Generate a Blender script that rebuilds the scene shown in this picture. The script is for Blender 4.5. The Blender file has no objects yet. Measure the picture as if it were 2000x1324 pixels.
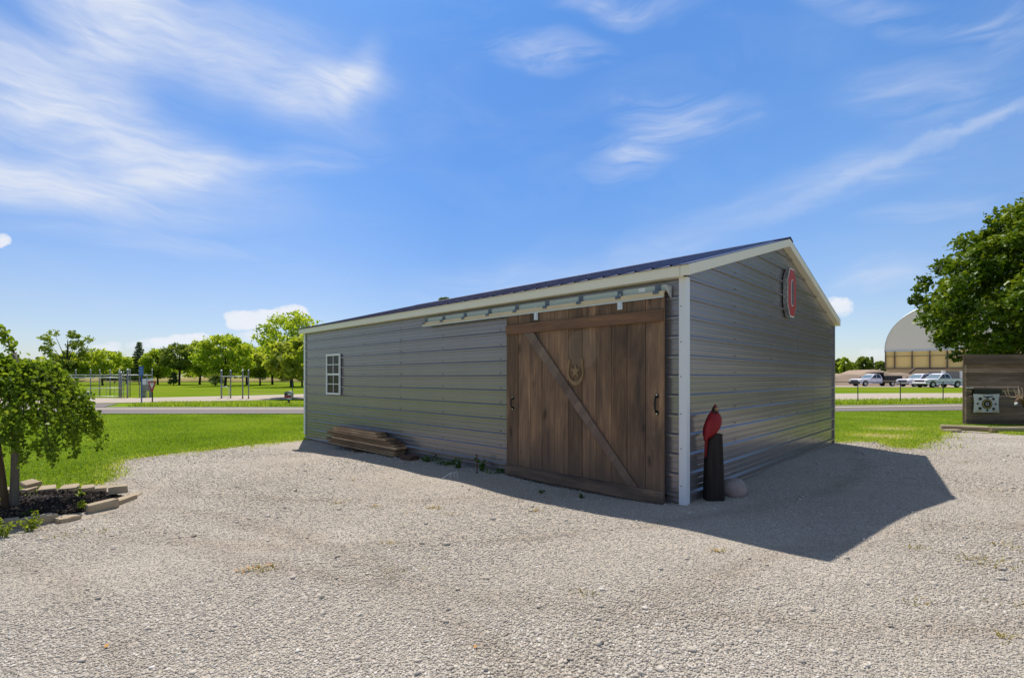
import bpy, bmesh, math, random
import numpy as np
from mathutils import Vector, Matrix
R = math.radians
random.seed(7)
SC = bpy.context.scene
COL = SC.collection
SC.view_settings.view_transform = 'Standard'
SC.view_settings.look = 'None'
SC.view_settings.exposure = 0.0
SC.view_settings.gamma = 1.0

# ------------------------------------------------------------------ camera and survey helpers
F, CX, HY, CAMZ = 953.4, 1000.0, 737.0, 1.48      # focal length / principal column / horizon row in photo pixels
cam = bpy.data.cameras.new('camera')
cam.sensor_fit = 'HORIZONTAL'; cam.sensor_width = 36.0
cam.lens = F / 2000.0 * 36.0
cam.shift_y = (HY - 662.0) / 2000.0
cam.clip_start = 0.05; cam.clip_end = 6000
camo = bpy.data.objects.new('camera', cam); COL.objects.link(camo)
camo.location = (0, 0, CAMZ); camo.rotation_euler = (R(90), 0, 0)
SC.camera = camo

def sst(a, b, x):
    t = np.clip((x - a) / (b - a), 0, 1)
    return t * t * (3 - 2 * t)

def gz(x, y):
    x = np.asarray(x, float); y = np.asarray(y, float)
    near = .0155 * np.clip(x - 2, -8, 6) - .0050 * np.clip(y - 5.62, -6, 9)
    far = -.15 + .26 * sst(6, 34, x)
    w = sst(13, 26, y)
    z = near * (1 - w) + far * w
    z = z - .10 * np.exp(-((x - 8.0) / 1.7) ** 2 - ((y - 9.0) / 2.0) ** 2)
    z = z - .05 * np.exp(-((x - 5.6) / 1.4) ** 2 - ((y - 6.2) / 1.4) ** 2)
    z = z - .08 * np.exp(-((x + 4.9) / 1.5) ** 2 - ((y - 11.2) / 1.2) ** 2)
    z = z - .045 * np.exp(-((x - .7) / 1.3) ** 2 - ((y - 6.3) / 1.0) ** 2)
    bump = .010 * np.sin(1.9 * x + .7 * y) * np.sin(1.3 * y - .6 * x + 1.0) + .006 * np.sin(3.1 * x - 2.2 * y + .5)
    return z + bump * (1 - sst(10, 25, np.abs(y)))

def gzf(x, y):
    return float(gz(x, y))

def G(px, py):
    """ground point seen at a photo pixel"""
    dx, dz = (px - CX) / F, (HY - py) / F
    t = 5.0
    t = -CAMZ / min(dz, -1e-4)
    for _ in range(30):
        t = .5 * t + .5 * (gzf(dx * t, t) - CAMZ) / dz
    return Vector((dx * t, t, gzf(dx * t, t)))

def P(px, py, d):
    return Vector(((px - CX) / F * d, d, CAMZ + (HY - py) / F * d))

# ------------------------------------------------------------------ scene helpers
def tag(o, label=None, cat=None, group=None, kind=None):
    if label: o['label'] = label
    if cat: o['category'] = cat
    if group: o['group'] = group
    if kind: o['kind'] = kind
    return o

def empty(name, loc, rz=0.0, label=None, cat=None, group=None):
    o = bpy.data.objects.new(name, None); COL.objects.link(o)
    o.empty_display_size = .2
    o.location = loc; o.rotation_euler = (0, 0, rz)
    return tag(o, label, cat, group)

def link(name, me, parent=None):
    o = bpy.data.objects.new(name, me); COL.objects.link(o)
    if parent is not None: o.parent = parent
    return o

def copy_tree(o, parent=None):
    c = o.copy(); COL.objects.link(c)
    if parent is not None: c.parent = parent
    for ch in list(o.children): copy_tree(ch, c)
    return c

class MB:
    def __init__(s):
        s.v = []; s.f = []; s.m = []
    def add(s, vs, fs, m=0):
        b = len(s.v)
        s.v += [tuple(v) for v in vs]
        for f in fs:
            s.f.append(tuple(i + b for i in f)); s.m.append(m)
        return s
    def box(s, x0, x1, y0, y1, z0, z1, m=0, M=None):
        vs = [Vector((x, y, z)) for z in (z0, z1) for y in (y0, y1) for x in (x0, x1)]
        if M is not None: vs = [M @ v for v in vs]
        return s.add(vs, [(0, 2, 3, 1), (4, 5, 7, 6), (0, 1, 5, 4), (2, 6, 7, 3), (0, 4, 6, 2), (1, 3, 7, 5)], m)
    def prism(s, poly, axis, a, b, m=0, M=None):
        """poly: 2D points; extruded along axis ('x','y','z') from a to b"""
        def p3(p, t):
            if axis == 'x': return Vector((t, p[0], p[1]))
            if axis == 'y': return Vector((p[0], t, p[1]))
            return Vector((p[0], p[1], t))
        n = len(poly)
        vs = [p3(p, a) for p in poly] + [p3(p, b) for p in poly]
        if M is not None: vs = [M @ v for v in vs]
        fs = [tuple(range(n))[::-1], tuple(range(n, 2 * n))]
        fs += [(i, (i + 1) % n, n + (i + 1) % n, n + i) for i in range(n)]
        return s.add(vs, fs, m)
    def tube(s, pts, rad, sides=8, m=0, cap=True, flat=1.0):
        pts = [Vector(p) for p in pts]
        if not hasattr(rad, '__len__'): rad = [rad] * len(pts)
        rings = []; up = Vector((0, 0, 1))
        prev = None
        for i, p in enumerate(pts):
            d = (pts[min(i + 1, len(pts) - 1)] - pts[max(i - 1, 0)]).normalized()
            if prev is None:
                ref = up if abs(d.z) < .9 else Vector((1, 0, 0))
                a = d.cross(ref).normalized()
            else:
                a = (prev - d * prev.dot(d)).normalized()
            prev = a
            b = d.cross(a)
            rings.append([p + (a * math.cos(2 * math.pi * k / sides) + b * math.sin(2 * math.pi * k / sides) * flat) * rad[i] for k in range(sides)])
        vs = [v for r in rings for v in r]; fs = []
        for i in range(len(pts) - 1):
            for k in range(sides):
                k2 = (k + 1) % sides
                fs.append((i * sides + k, i * sides + k2, (i + 1) * sides + k2, (i + 1) * sides + k))
        if cap:
            fs.append(tuple(range(sides))[::-1]); n = (len(pts) - 1) * sides
            fs.append(tuple(range(n, n + sides)))
        return s.add(vs, fs, m)
    def bar(s, p, q, r, sides=6, m=0):
        return s.tube([p, q], r, sides, m)
    def build(s, name, mats, parent=None, smooth=False, bevel=0.0, seg=1, loc=None):
        me = bpy.data.meshes.new(name)
        me.from_pydata(s.v, [], s.f)
        if not isinstance(mats, (list, tuple)): mats = [mats]
        for mt in mats: me.materials.append(mt)
        me.polygons.foreach_set('material_index', s.m)
        bm = bmesh.new(); bm.from_mesh(me)
        bmesh.ops.recalc_face_normals(bm, faces=bm.faces)
        if bevel > 0:
            bmesh.ops.bevel(bm, geom=[e for e in bm.edges if e.is_manifold and e.calc_face_angle(0) > .5], offset=bevel, segments=seg, affect='EDGES', clamp_overlap=True)
        bm.to_mesh(me); bm.free()
        if smooth: me.polygons.foreach_set('use_smooth', [True] * len(me.polygons))
        me.update()
        o = link(name, me, parent)
        if loc is not None: o.location = loc
        return o

def np_mesh(name, verts, faces, mat, tone=None, smooth=False):
    """verts (N,3), faces (M,k) arrays; tone per vertex value 0..1"""
    me = bpy.data.meshes.new(name)
    k = faces.shape[1]
    me.vertices.add(len(verts)); me.vertices.foreach_set('co', np.asarray(verts, np.float32).ravel())
    me.loops.add(faces.size); me.loops.foreach_set('vertex_index', np.asarray(faces, np.int32).ravel())
    me.polygons.add(len(faces))
    me.polygons.foreach_set('loop_start', np.arange(0, faces.size, k, dtype=np.int32))
    me.polygons.foreach_set('loop_total', np.full(len(faces), k, np.int32))
    if smooth: me.polygons.foreach_set('use_smooth', np.ones(len(faces), bool))
    me.update(calc_edges=True)
    if tone is not None:
        at = me.attributes.new('tone', 'FLOAT', 'POINT')
        at.data.foreach_set('value', np.asarray(tone, np.float32))
    me.materials.append(mat)
    return me

# ------------------------------------------------------------------ material helpers
class NT:
    def __init__(s, name):
        s.mat = bpy.data.materials.new(name); s.mat.use_nodes = True
        s.t = s.mat.node_tree; s.t.nodes.clear()
        s.out = s.t.nodes.new('ShaderNodeOutputMaterial')
    def n(s, typ, **kw):
        nd = s.t.nodes.new('ShaderNode' + typ)
        for k, v in kw.items():
            if k.startswith('i_'):
                key = k[2:]
                sock = nd.inputs[int(key)] if key.isdigit() else nd.inputs[key.replace('_', ' ')]
                if isinstance(v, bpy.types.NodeSocket): s.t.links.new(v, sock)
                else: sock.default_value = v
            else: setattr(nd, k, v)
        return nd
    def math(s, op, a, b=0.0, c=0.0, clamp=False):
        nd = s.t.nodes.new('ShaderNodeMath'); nd.operation = op; nd.use_clamp = clamp
        for i, v in enumerate((a, b, c)):
            if isinstance(v, bpy.types.NodeSocket): s.t.links.new(v, nd.inputs[i])
            else: nd.inputs[i].default_value = v
        return nd.outputs[0]
    def mix(s, fac, a, b, blend='MIX'):
        nd = s.t.nodes.new('ShaderNodeMix'); nd.data_type = 'RGBA'; nd.blend_type = blend
        for i, v in ((0, fac), (6, a), (7, b)):
            if isinstance(v, bpy.types.NodeSocket): s.t.links.new(v, nd.inputs[i])
            else: nd.inputs[i].default_value = v if i == 0 else (tuple(v) + (1,))[:4]
        return nd.outputs[2]
    def ramp(s, fac, stops):
        nd = s.t.nodes.new('ShaderNodeValToRGB'); s.t.links.new(fac, nd.inputs[0])
        cr = nd.color_ramp
        while len(cr.elements) < len(stops): cr.elements.new(.5)
        for e, (p, c) in zip(cr.elements, stops):
            e.position = p; e.color = (c, c, c, 1) if not hasattr(c, '__len__') else tuple(c) + (1,)
        return nd.outputs[0]
    def coord(s, scale=(1, 1, 1), rot=(0, 0, 0), src='Object'):
        tc = s.t.nodes.new('ShaderNodeTexCoord')
        mp = s.t.nodes.new('ShaderNodeMapping')
        o_ = tc.outputs[src]
        if getattr(s, 'pre', 0):          # turn the coordinates about x first, for boards that run at a slant
            m0 = s.t.nodes.new('ShaderNodeMapping'); m0.inputs['Rotation'].default_value = (s.pre, 0, 0)
            s.t.links.new(o_, m0.inputs[0]); o_ = m0.outputs[0]
        s.t.links.new(o_, mp.inputs[0])
        mp.inputs['Scale'].default_value = scale; mp.inputs['Rotation'].default_value = rot
        return mp.outputs[0]
    def noise(s, vec, scale, detail=4.0, rough=.55, dist=0.0):
        nd = s.n('TexNoise', i_Scale=scale, i_Detail=detail, i_Roughness=rough, i_Distortion=dist)
        s.t.links.new(vec, nd.inputs['Vector'])
        return nd.outputs['Fac']
    def bump(s, h, strength=.3, dist=.01, normal=None):
        nd = s.n('Bump', i_Strength=strength, i_Distance=dist)
        s.t.links.new(h, nd.inputs['Height'])
        if normal is not None: s.t.links.new(normal, nd.inputs['Normal'])
        return nd.outputs[0]
    def principled(s, base, rough=.6, metal=0.0, normal=None, spec=.5, **kw):
        nd = s.t.nodes.new('ShaderNodeBsdfPrincipled')
        for k, v in (('Base Color', base), ('Roughness', rough), ('Metallic', metal), ('Specular IOR Level', spec)):
            if isinstance(v, bpy.types.NodeSocket): s.t.links.new(v, nd.inputs[k])
            else: nd.inputs[k].default_value = (tuple(v) + (1,))[:4] if hasattr(v, '__len__') else v
        for k, v in kw.items(): nd.inputs[k.replace('_', ' ')].default_value = v
        if normal is not None: s.t.links.new(normal, nd.inputs['Normal'])
        return nd.outputs[0]
    def done(s, surf):
        s.t.links.new(surf, s.out.inputs['Surface']); return s.mat

def simple(name, col, rough=.6, metal=0.0, var=.18, scale=3.0, bump=.0, bscale=60.0, spec=.5):
    g = NT(name); c = g.coord()
    n1 = g.noise(c, scale, 5, .6)
    lo = tuple(v * (1 - var) for v in col); hi = tuple(min(1, v * (1 + var)) for v in col)
    base = g.mix(n1, lo, hi)
    nm = g.bump(g.noise(c, bscale, 3), bump, .004) if bump else None
    rg = g.math('MULTIPLY_ADD', g.noise(c, scale * 2.3, 3), .25, rough - .12, clamp=True)
    return g.done(g.principled(base, rg, metal, nm, spec))

def wood(name, dark, light, axis='z', grain=26.0, rough=.75, stain=None, bump=.35, tonevar=.0, knots=0.0, door=False, pre=0.0):
    """weathered wood; grain runs along axis; optional per-board tone from the 'tone' attribute"""
    g = NT(name); g.pre = pre
    sc = {'x': (.06, 1, 1), 'y': (1, .06, 1), 'z': (1, 1, .06)}[axis]
    c = g.coord(sc); c2 = g.coord({'x': (.25, 1, 1), 'y': (1, .25, 1), 'z': (1, 1, .25)}[axis])
    if tonevar:
        at = g.n('Attribute', attribute_name='tone').outputs['Fac']
        off = g.n('CombineXYZ', i_X=g.math('MULTIPLY', at, 37.0), i_Y=g.math('MULTIPLY', at, 91.0), i_Z=g.math('MULTIPLY', at, 17.0)).outputs[0]
        c = g.n('VectorMath', operation='ADD', i_0=c, i_1=off).outputs[0]
    f = g.noise(c, grain, 6, .7, .6)
    blot = g.noise(c2, 3.2, 4, .6, .3)
    k = g.ramp(f, [(.30, 0.0), (.72, 1.0)])
    base = g.mix(k, dark, light)
    base = g.mix(g.ramp(blot, [(.35, 0.0), (.7, 1.0)]), base, stain if stain else tuple(v * .55 for v in dark))
    mixf = base.node.inputs[0]
    if tonevar:
        mul = g.math('MULTIPLY_ADD', at, tonevar, 1 - tonevar * .55)
        base = g.mix(1.0, base, g.n('CombineColor', i_Red=mul, i_Green=mul, i_Blue=mul).outputs[0], 'MULTIPLY')
    if knots:
        ks = {'x': (knots * .45, knots, knots), 'y': (knots, knots * .45, knots), 'z': (knots, knots, knots * .45)}[axis]
        kc = g.coord(ks); kw = g.n('TexNoise', i_Scale=2.0); g.t.links.new(kc, kw.inputs['Vector'])
        kv = g.n('TexVoronoi', i_Scale=1.0); g.t.links.new(g.n('VectorMath', operation='MULTIPLY_ADD', i_0=kw.outputs['Color'], i_1=(.25, .25, .25), i_2=kc).outputs[0], kv.inputs['Vector'])
        base = g.mix(g.ramp(kv.outputs['Distance'], [(.06, .85), (.17, 0.0)]), base, tuple(v * .35 for v in dark))
    if door:
        oc = g.n('SeparateXYZ', i_0=g.coord())
        low = g.ramp(g.math('MULTIPLY_ADD', oc.outputs['Z'], 1.0, g.math('MULTIPLY', blot, .5)), [(.25, .75), (.95, 0.0)])
        base = g.mix(low, base, (.105, .078, .060))
        gy = g.math('MULTIPLY', g.math('SUBTRACT', oc.outputs['Y'], 1.38), 1 / .27); gz_ = g.math('MULTIPLY', g.math('SUBTRACT', oc.outputs['Z'], 1.86), 1 / .27)
        gd = g.math('ADD', g.math('MULTIPLY', gy, gy), g.math('MULTIPLY', gz_, gz_))
        base = g.mix(g.ramp(gd, [(.82, .30), (1.0, 0.0)]), base, (.30, .215, .145))
    fine = g.noise(c, grain * 5, 3, .6)
    h = g.math('ADD', f, g.math('MULTIPLY', fine, .35))
    return g.done(g.principled(base, rough, 0, g.bump(h, bump, .006), .3))

def foliage(name, dark, mid, light, trans=.35, glos=.12):
    g = NT(name)
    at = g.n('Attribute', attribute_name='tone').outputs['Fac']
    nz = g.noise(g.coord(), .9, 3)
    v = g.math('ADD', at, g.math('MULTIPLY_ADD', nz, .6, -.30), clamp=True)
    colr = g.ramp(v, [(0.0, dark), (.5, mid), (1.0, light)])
    d = g.n('BsdfDiffuse', i_Color=colr).outputs[0]
    tcol = g.mix(1.0, colr, (1.15, 1.1, .45), 'MULTIPLY')
    tr = g.n('BsdfTranslucent', i_Color=tcol).outputs[0]
    m1 = g.n('MixShader', i_0=trans, i_1=d, i_2=tr).outputs[0]
    gl = g.n('BsdfGlossy', i_Color=(.7, .75, .7, 1), i_Roughness=.55).outputs[0]
    fr = g.n('Fresnel', i_IOR=1.4).outputs[0]
    m2 = g.n('MixShader', i_0=g.math('MULTIPLY', fr, glos * 2), i_1=m1, i_2=gl).outputs[0]
    return g.done(m2)

M = {}
# ---- painted steel siding: grey, glossy, slightly oil-canned
def siding_mat():
    g = NT('grey painted steel'); c = g.coord()
    cs = g.coord((.05, .05, 1))
    n1 = g.noise(g.coord((1, 1, .3)), 1.4, 4, .6)
    base = g.mix(n1, (.238, .216, .222), (.276, .252, .258))
    dirt = g.ramp(g.noise(g.coord((3, 3, .25)), 2.0, 5, .65), [(.5, 0.0), (.85, .35)])
    base = g.mix(dirt, base, (.215, .198, .183))
    h = g.math('ADD', g.noise(cs, 7.0, 1, .4), g.math('MULTIPLY', g.noise(c, 1.3, 2), .8))
    nm = g.bump(h, .05, .003)
    rg = g.math('MULTIPLY_ADD', g.noise(c, 1.5, 2),   .09, .20)
    oz = g.n('SeparateXYZ', i_0=c).outputs[2]
    spl = g.ramp(g.math('MULTIPLY_ADD', g.noise(g.coord((2, 2, .6)), 4.0, 5, .7), .5, oz), [(.18, .55), (.62, 0.0)])
    base = g.mix(spl, base, (.235, .20, .165))
    return g.done(g.principled(base, rg, .45, nm, .55))
M['siding'] = siding_mat()
M['trim'] = simple('cream white steel trim', (.80, .74, .60), .38, .0, .06, 1.2, .05, 20)
M['white_trim'] = simple('white steel corner trim', (.72, .73, .75), .35, .0, .04, 1.2)
M['roof'] = simple('violet blue roofing steel', (.040, .033, .086), .34, .2, .06, .5)
M['screw'] = simple('dull screw heads', (.10, .10, .10), .4, .8)
M['vinyl'] = simple('white vinyl window frame', (.78, .78, .77), .4, 0, .04)
M['galv'] = simple('galvanised steel', (.235, .24, .225), .5, .4, .15, 8)
M['bracket'] = simple('dark blue grey brackets', (.13, .15, .18), .5, .3)
M['fence_dark'] = simple('dark weathered fence steel', (.085, .092, .088), .6, .2)
M['galv_light'] = simple('light galvanised steel', (.62, .66, .68), .4, .4, .12, 9)
M['black_iron'] = simple('black iron', (.012, .012, .013), .35, .5)
M['chrome'] = simple('bright steel', (.7, .7, .7), .25, 1.0, .05)
M['rust'] = simple('rusty steel', (.12, .055, .03), .85, .3, .4, 20, .3)
def glass_mat():
    g = NT('dark window glass with blinds behind')
    c = g.coord()
    w = g.n('TexWave', wave_type='BANDS', bands_direction='Y', i_Scale=7.0, i_Distortion=1.0)
    g.t.links.new(c, w.inputs['Vector'])
    base = g.mix(w.outputs['Fac'], (.008, .010, .011), (.035, .040, .038))
    return g.done(g.principled(base, .12, 0, None, .14))
M['glass'] = glass_mat()
M['door_plank'] = wood('brown stained barn planks', (.122, .072, .045), (.40, .232, .125), 'z', 26, .75, (.085, .056, .040), .6, .50, 3.4, True)
M['door_rail'] = wood('brown stained barn rail', (.15, .078, .046), (.32, .165, .085), 'y', 26, .75, (.12, .066, .044), .4)
M['door_rail_low'] = wood('grey weathered bottom rail', (.13, .088, .064), (.28, .19, .125), 'y', 26, .8, (.035, .03, .026), .5)
M['door_brace'] = wood('grey brown brace board', (.145, .102, .078), (.27, .19, .14), 'z', 24, .8, (.115, .08, .06), .4, pre=R(-40.0))
M['emblem'] = wood('pale fir carving', (.24, .155, .075), (.42, .28, .14), 'z', 20, .7, (.16, .10, .05), .3)
M['lumber'] = wood('weathered lumber', (.24, .145, .078), (.62, .415, .235), 'y', 24, .85, (.17, .10, .055), .5, 1.1, 2.5)
M['old_wood'] = wood('old grey brown boards', (.105, .072, .050), (.40, .275, .19), 'x', 20, .85, (.145, .10, .07), .6, .75, 1.6)
M['post_wood'] = wood('dark charred post', (.018, .013, .011), (.055, .040, .032), 'z', 24, .85, (.016, .013, .012), .7)
M['log'] = wood('pale landscape timber', (.34, .26, .15), (.62, .50, .32), 'x', 18, .9, (.24, .19, .10), .5)
M['bark'] = wood('grey brown bark', (.15, .12, .092), (.34, .28, .22), 'z', 14, .9, (.12, .10, .075), .8)
M['bark_dark'] = wood('dark bark', (.030, .024, .018), (.075, .060, .045), 'z', 10, .9, None, .6)
M['stake'] = wood('dark brown stake', (.09, .058, .03), (.20, .135, .075), 'z', 18, .9, None, .5)
M['red_paint'] = wood('red painted carved wood', (.24, .010, .014), (.34, .020, .024), 'z', 14, .6, (.16, .006, .010), .35)
M['black_paint'] = simple('black paint', (.012, .011, .011), .5)
M['beak'] = simple('tan beak paint', (.46, .24, .10), .6)
M['white_paint'] = simple('white paint', (.75, .75, .74), .5, 0, .06)
M['sign_red'] = simple('sign red', (.40, .018, .020), .4, 0, .08)
M['sign_blue'] = simple('sign blue', (.015, .09, .32), .4, 0, .08)
M['pale_blue'] = simple('pale blue marks', (.13, .30, .62), .4, 0, .1)
def diamond_plate():
    g = NT('pressed silver edge'); c = g.coord()
    v = g.n('TexVoronoi', i_Scale=42.0); g.t.links.new(c, v.inputs['Vector'])
    k = g.ramp(v.outputs['Distance'], [(.2, 1.0), (.55, 0.0)])
    base = g.mix(k, (.26, .255, .25), (.60, .59, .56))
    return g.done(g.principled(base, .35, .5, g.bump(k, .5, .004)))
M['plate'] = diamond_plate()
def boulder_mat():
    g = NT('pink granite boulder'); c = g.coord()
    a = g.noise(c, 3.2, 5, .6, .4); b = g.noise(c, 45, 4, .7)
    base = g.mix(g.ramp(a, [(.42, 0.0), (.6, 1.0)]), (.28, .25, .215), (.44, .315, .29))
    base = g.mix(g.ramp(b, [(.45, 0.0), (.75, .7)]), base, (.42, .36, .33))
    return g.done(g.principled(base, .8, 0, g.bump(g.math('ADD', b, a), .7, .02), .3))
M['boulder'] = boulder_mat()
def paver_mat():
    g = NT('tan concrete paver'); c = g.coord()
    a = g.noise(c, 4.0, 5, .65); b = g.noise(c, 70, 4, .7)
    base = g.mix(a, (.34, .265, .17), (.62, .50, .34))
    base = g.mix(g.ramp(b, [(.4, .35), (.75, 0.0)]), base, (.25, .205, .15))
    return g.done(g.principled(base, .9, 0, g.bump(g.math('ADD', b, a), .5, .008), .2))
M['paver'] = paver_mat()
M['brick'] = simple('dark red brown block', (.10, .05, .032), .9, 0, .35, 14, .4)
def mulch_mat():
    g = NT('dark bark mulch'); c = g.coord()
    at = g.n('Attribute', attribute_name='tone').outputs['Fac']
    base = g.ramp(at, [(0.0, (.030, .023, .019)), (.6, (.095, .070, .054)), (1.0, (.25, .18, .13))])
    return g.done(g.principled(base, .9, 0, g.bump(g.noise(c, 60, 3), .5, .01), .25))
M['mulch'] = mulch_mat()

# ---- gravel
def ground_arcs(g, c):
    """tyre arcs: wide rings on the ground, broken up by noise"""
    xy = g.n('SeparateXYZ', i_0=c); brk = g.noise(c, 1.1, 5, .65)
    arcs = None
    for (ax, ay, rr, ww) in ((-1.5, 13.5, 9.1, .20), (-1.5, 13.5, 7.45, .20), (3.0, 14.0, 11.2, .24), (-7.0, -2.0, 8.3, .22), (-7.0, -2.0, 6.7, .20), (5.0, -1.5, 6.2, .26)):
        dx = g.math('SUBTRACT', xy.outputs[0], ax); dy = g.math('SUBTRACT', xy.outputs[1], ay)
        dd = g.math('SQRT', g.math('ADD', g.math('MULTIPLY', dx, dx), g.math('MULTIPLY', dy, dy)))
        dd = g.math('ADD', dd, g.math('MULTIPLY_ADD', brk, .6, -.3))
        k = g.math('SUBTRACT', 1.0, g.math('MULTIPLY', g.math('ABSOLUTE', g.math('SUBTRACT', dd, rr)), 1 / ww), clamp=True)
        arcs = k if arcs is None else g.math('MAXIMUM', arcs, k)
    arcs = g.math('MULTIPLY', arcs, g.ramp(g.noise(c, .7, 4, .6), [(.38, .15), (.56, 1.0)]))
    spot = g.ramp(g.noise(c, 1.7, 6, .7, .8), [(.56, 0.0), (.72, .55)])
    return g.math('MAXIMUM', arcs, spot)

def gravel_mat(name, tone, scale=135.0):
    g = NT(name); c = g.coord()
    wob = g.n('TexNoise', i_Scale=30.0, i_Detail=2.0); g.t.links.new(c, wob.inputs['Vector'])
    cw = g.n('VectorMath', operation='MULTIPLY_ADD', i_0=wob.outputs['Color'], i_1=(.018, .018, .018), i_2=c).outputs[0]
    v = g.n('TexVoronoi', feature='F1', i_Scale=scale, i_Randomness=1.0); g.t.links.new(cw, v.inputs['Vector'])
    v2 = g.n('TexVoronoi', feature='F1', i_Scale=scale * 2.3); g.t.links.new(cw, v2.inputs['Vector'])
    cellv = g.n('SeparateColor', i_0=v.outputs['Color']).outputs[0]
    cell2 = g.n('SeparateColor', i_0=v2.outputs['Color']).outputs[1]
    t = g.math('MULTIPLY_ADD', cellv, .6, g.math('MULTIPLY', cell2, .4))
    col = g.ramp(t, [(.08, tuple(x * .40 for x in tone)), (.34, tuple(x * .82 for x in tone)), (.62, tone), (.92, tuple(min(.85, x * 1.4) for x in tone))])
    gap = g.ramp(v.outputs['Distance'], [(.45, 1.0), (.90, .60)])
    col = g.mix(1.0, col, gap, 'MULTIPLY')
    big = g.noise(c, .45, 6, .68, .6)
    col = g.mix(g.ramp(big, [(.35, 0.0), (.72, .55)]), col, g.mix(1.0, col, (.70, .655, .60), 'MULTIPLY'))
    # two compacted, paler wheel sweeps and faint damp patches
    tr = g.noise(g.coord((.5, 1.6, 1), (0, 0, R(18))), .9, 4, .6, .8)
    col = g.mix(g.ramp(tr, [(.50, 0.0), (.72, .55)]), col, g.mix(1.0, col, (1.25, 1.23, 1.2), 'MULTIPLY'))
    arcs = ground_arcs(g, c)
    col = g.mix(g.math('MULTIPLY', arcs, .75), col, g.mix(1.0, col, (.79, .75, .71), 'MULTIPLY'))
    spot = g.noise(c, 2.6, 6, .7, .8)
    col = g.mix(g.ramp(spot, [(.60, 0.0), (.74, .6)]), col, g.mix(1.0, col, (.62, .56, .49), 'MULTIPLY'))
    h = g.math('ADD', g.math('SUBTRACT', 1.0, v.outputs['Distance']), g.math('MULTIPLY', g.math('SUBTRACT', 1.0, v2.outputs['Distance']), .45))
    h = g.math('ADD', h, g.math('MULTIPLY', cellv, .8))
    nm = g.bump(h, .55, .005)
    return g.done(g.principled(col, .92, 0, nm, .2))
GRAVEL = (.545, .482, .395)
M['gravel'] = gravel_mat('grey limestone gravel', GRAVEL)
def stone_mat():
    g = NT('loose limestone chips')
    at = g.n('Attribute', attribute_name='tone').outputs['Fac']
    col = g.ramp(at, [(0.0, (.12, .105, .092)), (.30, (.37, .33, .275)), (.7, (.545, .49, .41)), (1.0, (.78, .73, .65))])
    col = g.mix(g.math('MULTIPLY', ground_arcs(g, g.coord()), .75), col, g.mix(1.0, col, (.79, .75, .71), 'MULTIPLY'))
    return g.done(g.principled(col, .9, 0, g.bump(g.noise(g.coord(), 220, 3), .4, .003), .2))
M['stone'] = stone_mat()
def lane_mat():
    g = NT('pale gravel lane'); c = g.coord()
    n = g.noise(c, 6, 6, .7); b = g.noise(g.coord((.15, 1, 1)), 1.2, 4)
    base = g.mix(n, (.38, .315, .24), (.56, .475, .375))
    base = g.mix(g.ramp(b, [(.4, 0.0), (.7, .5)]), base, (.37, .33, .29))
    return g.done(g.principled(base, .95, 0, None, .1))
M['lane'] = lane_mat()
def asphalt_mat():
    g = NT('worn grey asphalt'); c = g.coord()
    n = g.noise(c, 40, 4, .7); b = g.noise(g.coord((.05, 1, 1)), 1.6, 4)
    base = g.mix(n, (.155, .130, .115), (.25, .215, .19))
    base = g.mix(g.ramp(b, [(.4, 0.0), (.65, .6)]), base, (.155, .132, .117))
    return g.done(g.principled(base, .85, 0, g.bump(n, .2, .005), .3))
M['asphalt'] = asphalt_mat()
M['line'] = simple('worn cream road paint', (.80, .68, .46), .7, 0, .3, 5)
M['white_line'] = simple('worn white road paint', (.62, .60, .55), .7, 0, .25, 5)

def lawn_mat():
    g = NT('mown lawn and rough grass'); c = g.coord()
    sx = g.n('SeparateXYZ', i_0=c)
    fine = g.noise(c, 26, 5, .7)
    med = g.noise(g.coord((.5, 1.3, 1)), 1.1, 5, .65)
    big = g.noise(g.coord((.35, 1, 1)), .16, 4, .6)
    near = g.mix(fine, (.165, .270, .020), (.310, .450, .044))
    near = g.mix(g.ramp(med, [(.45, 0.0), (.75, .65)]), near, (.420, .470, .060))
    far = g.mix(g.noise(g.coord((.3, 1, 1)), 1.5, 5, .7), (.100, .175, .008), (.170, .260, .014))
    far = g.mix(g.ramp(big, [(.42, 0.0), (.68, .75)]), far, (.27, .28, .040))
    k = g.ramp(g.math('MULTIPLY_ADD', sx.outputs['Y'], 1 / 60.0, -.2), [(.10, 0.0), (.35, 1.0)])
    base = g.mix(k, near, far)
    h = g.math('ADD', fine, g.math('MULTIPLY', med, .5))
    return g.done(g.principled(base, .9, 0, g.bump(h, .6, .04), 0.0))
M['lawn'] = lawn_mat()
M['wheat'] = simple('ripening crop', (.42, .33, .10), .95, 0, .25, .4, .6, 6)
M['sand'] = simple('tan sand', (.36, .265, .185), .95, 0, .15, .8, .4, 5)

M['grass'] = foliage('grass blades', (.150, .250, .018), (.305, .440, .036), (.520, .560, .100), .45, .02)
M['dry'] = foliage('dry grass', (.16, .14, .03), (.32, .27, .07), (.50, .36, .10), .3, .05)
M['weeping_leaf'] = foliage('mulberry leaves', (.075, .135, .016), (.195, .295, .032), (.42, .50, .075), .56, .02)
M['maple_leaf'] = foliage('maple leaves', (.026, .058, .007), (.095, .165, .014), (.31, .385, .042), .34, .03)
M['tree_leaf'] = foliage('field tree leaves', (.155, .245, .026), (.36, .48, .05), (.55, .62, .09), .60, .02)
M['tree_leaf_pale'] = foliage('pale field tree leaves', (.17, .23, .026), (.34, .42, .055), (.52, .57, .11), .55, .02)
M['tree_leaf_dark'] = foliage('dull field tree leaves', (.095, .140, .030), (.200, .270, .052), (.33, .40, .085), .48, .02)
M['conifer'] = foliage('conifer needles', (.075, .115, .045), (.14, .20, .07), (.24, .30, .10), .42, .03)
M['weed'] = foliage('weed leaves', (.030, .080, .012), (.075, .165, .022), (.18, .27, .05), .35, .08)
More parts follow.
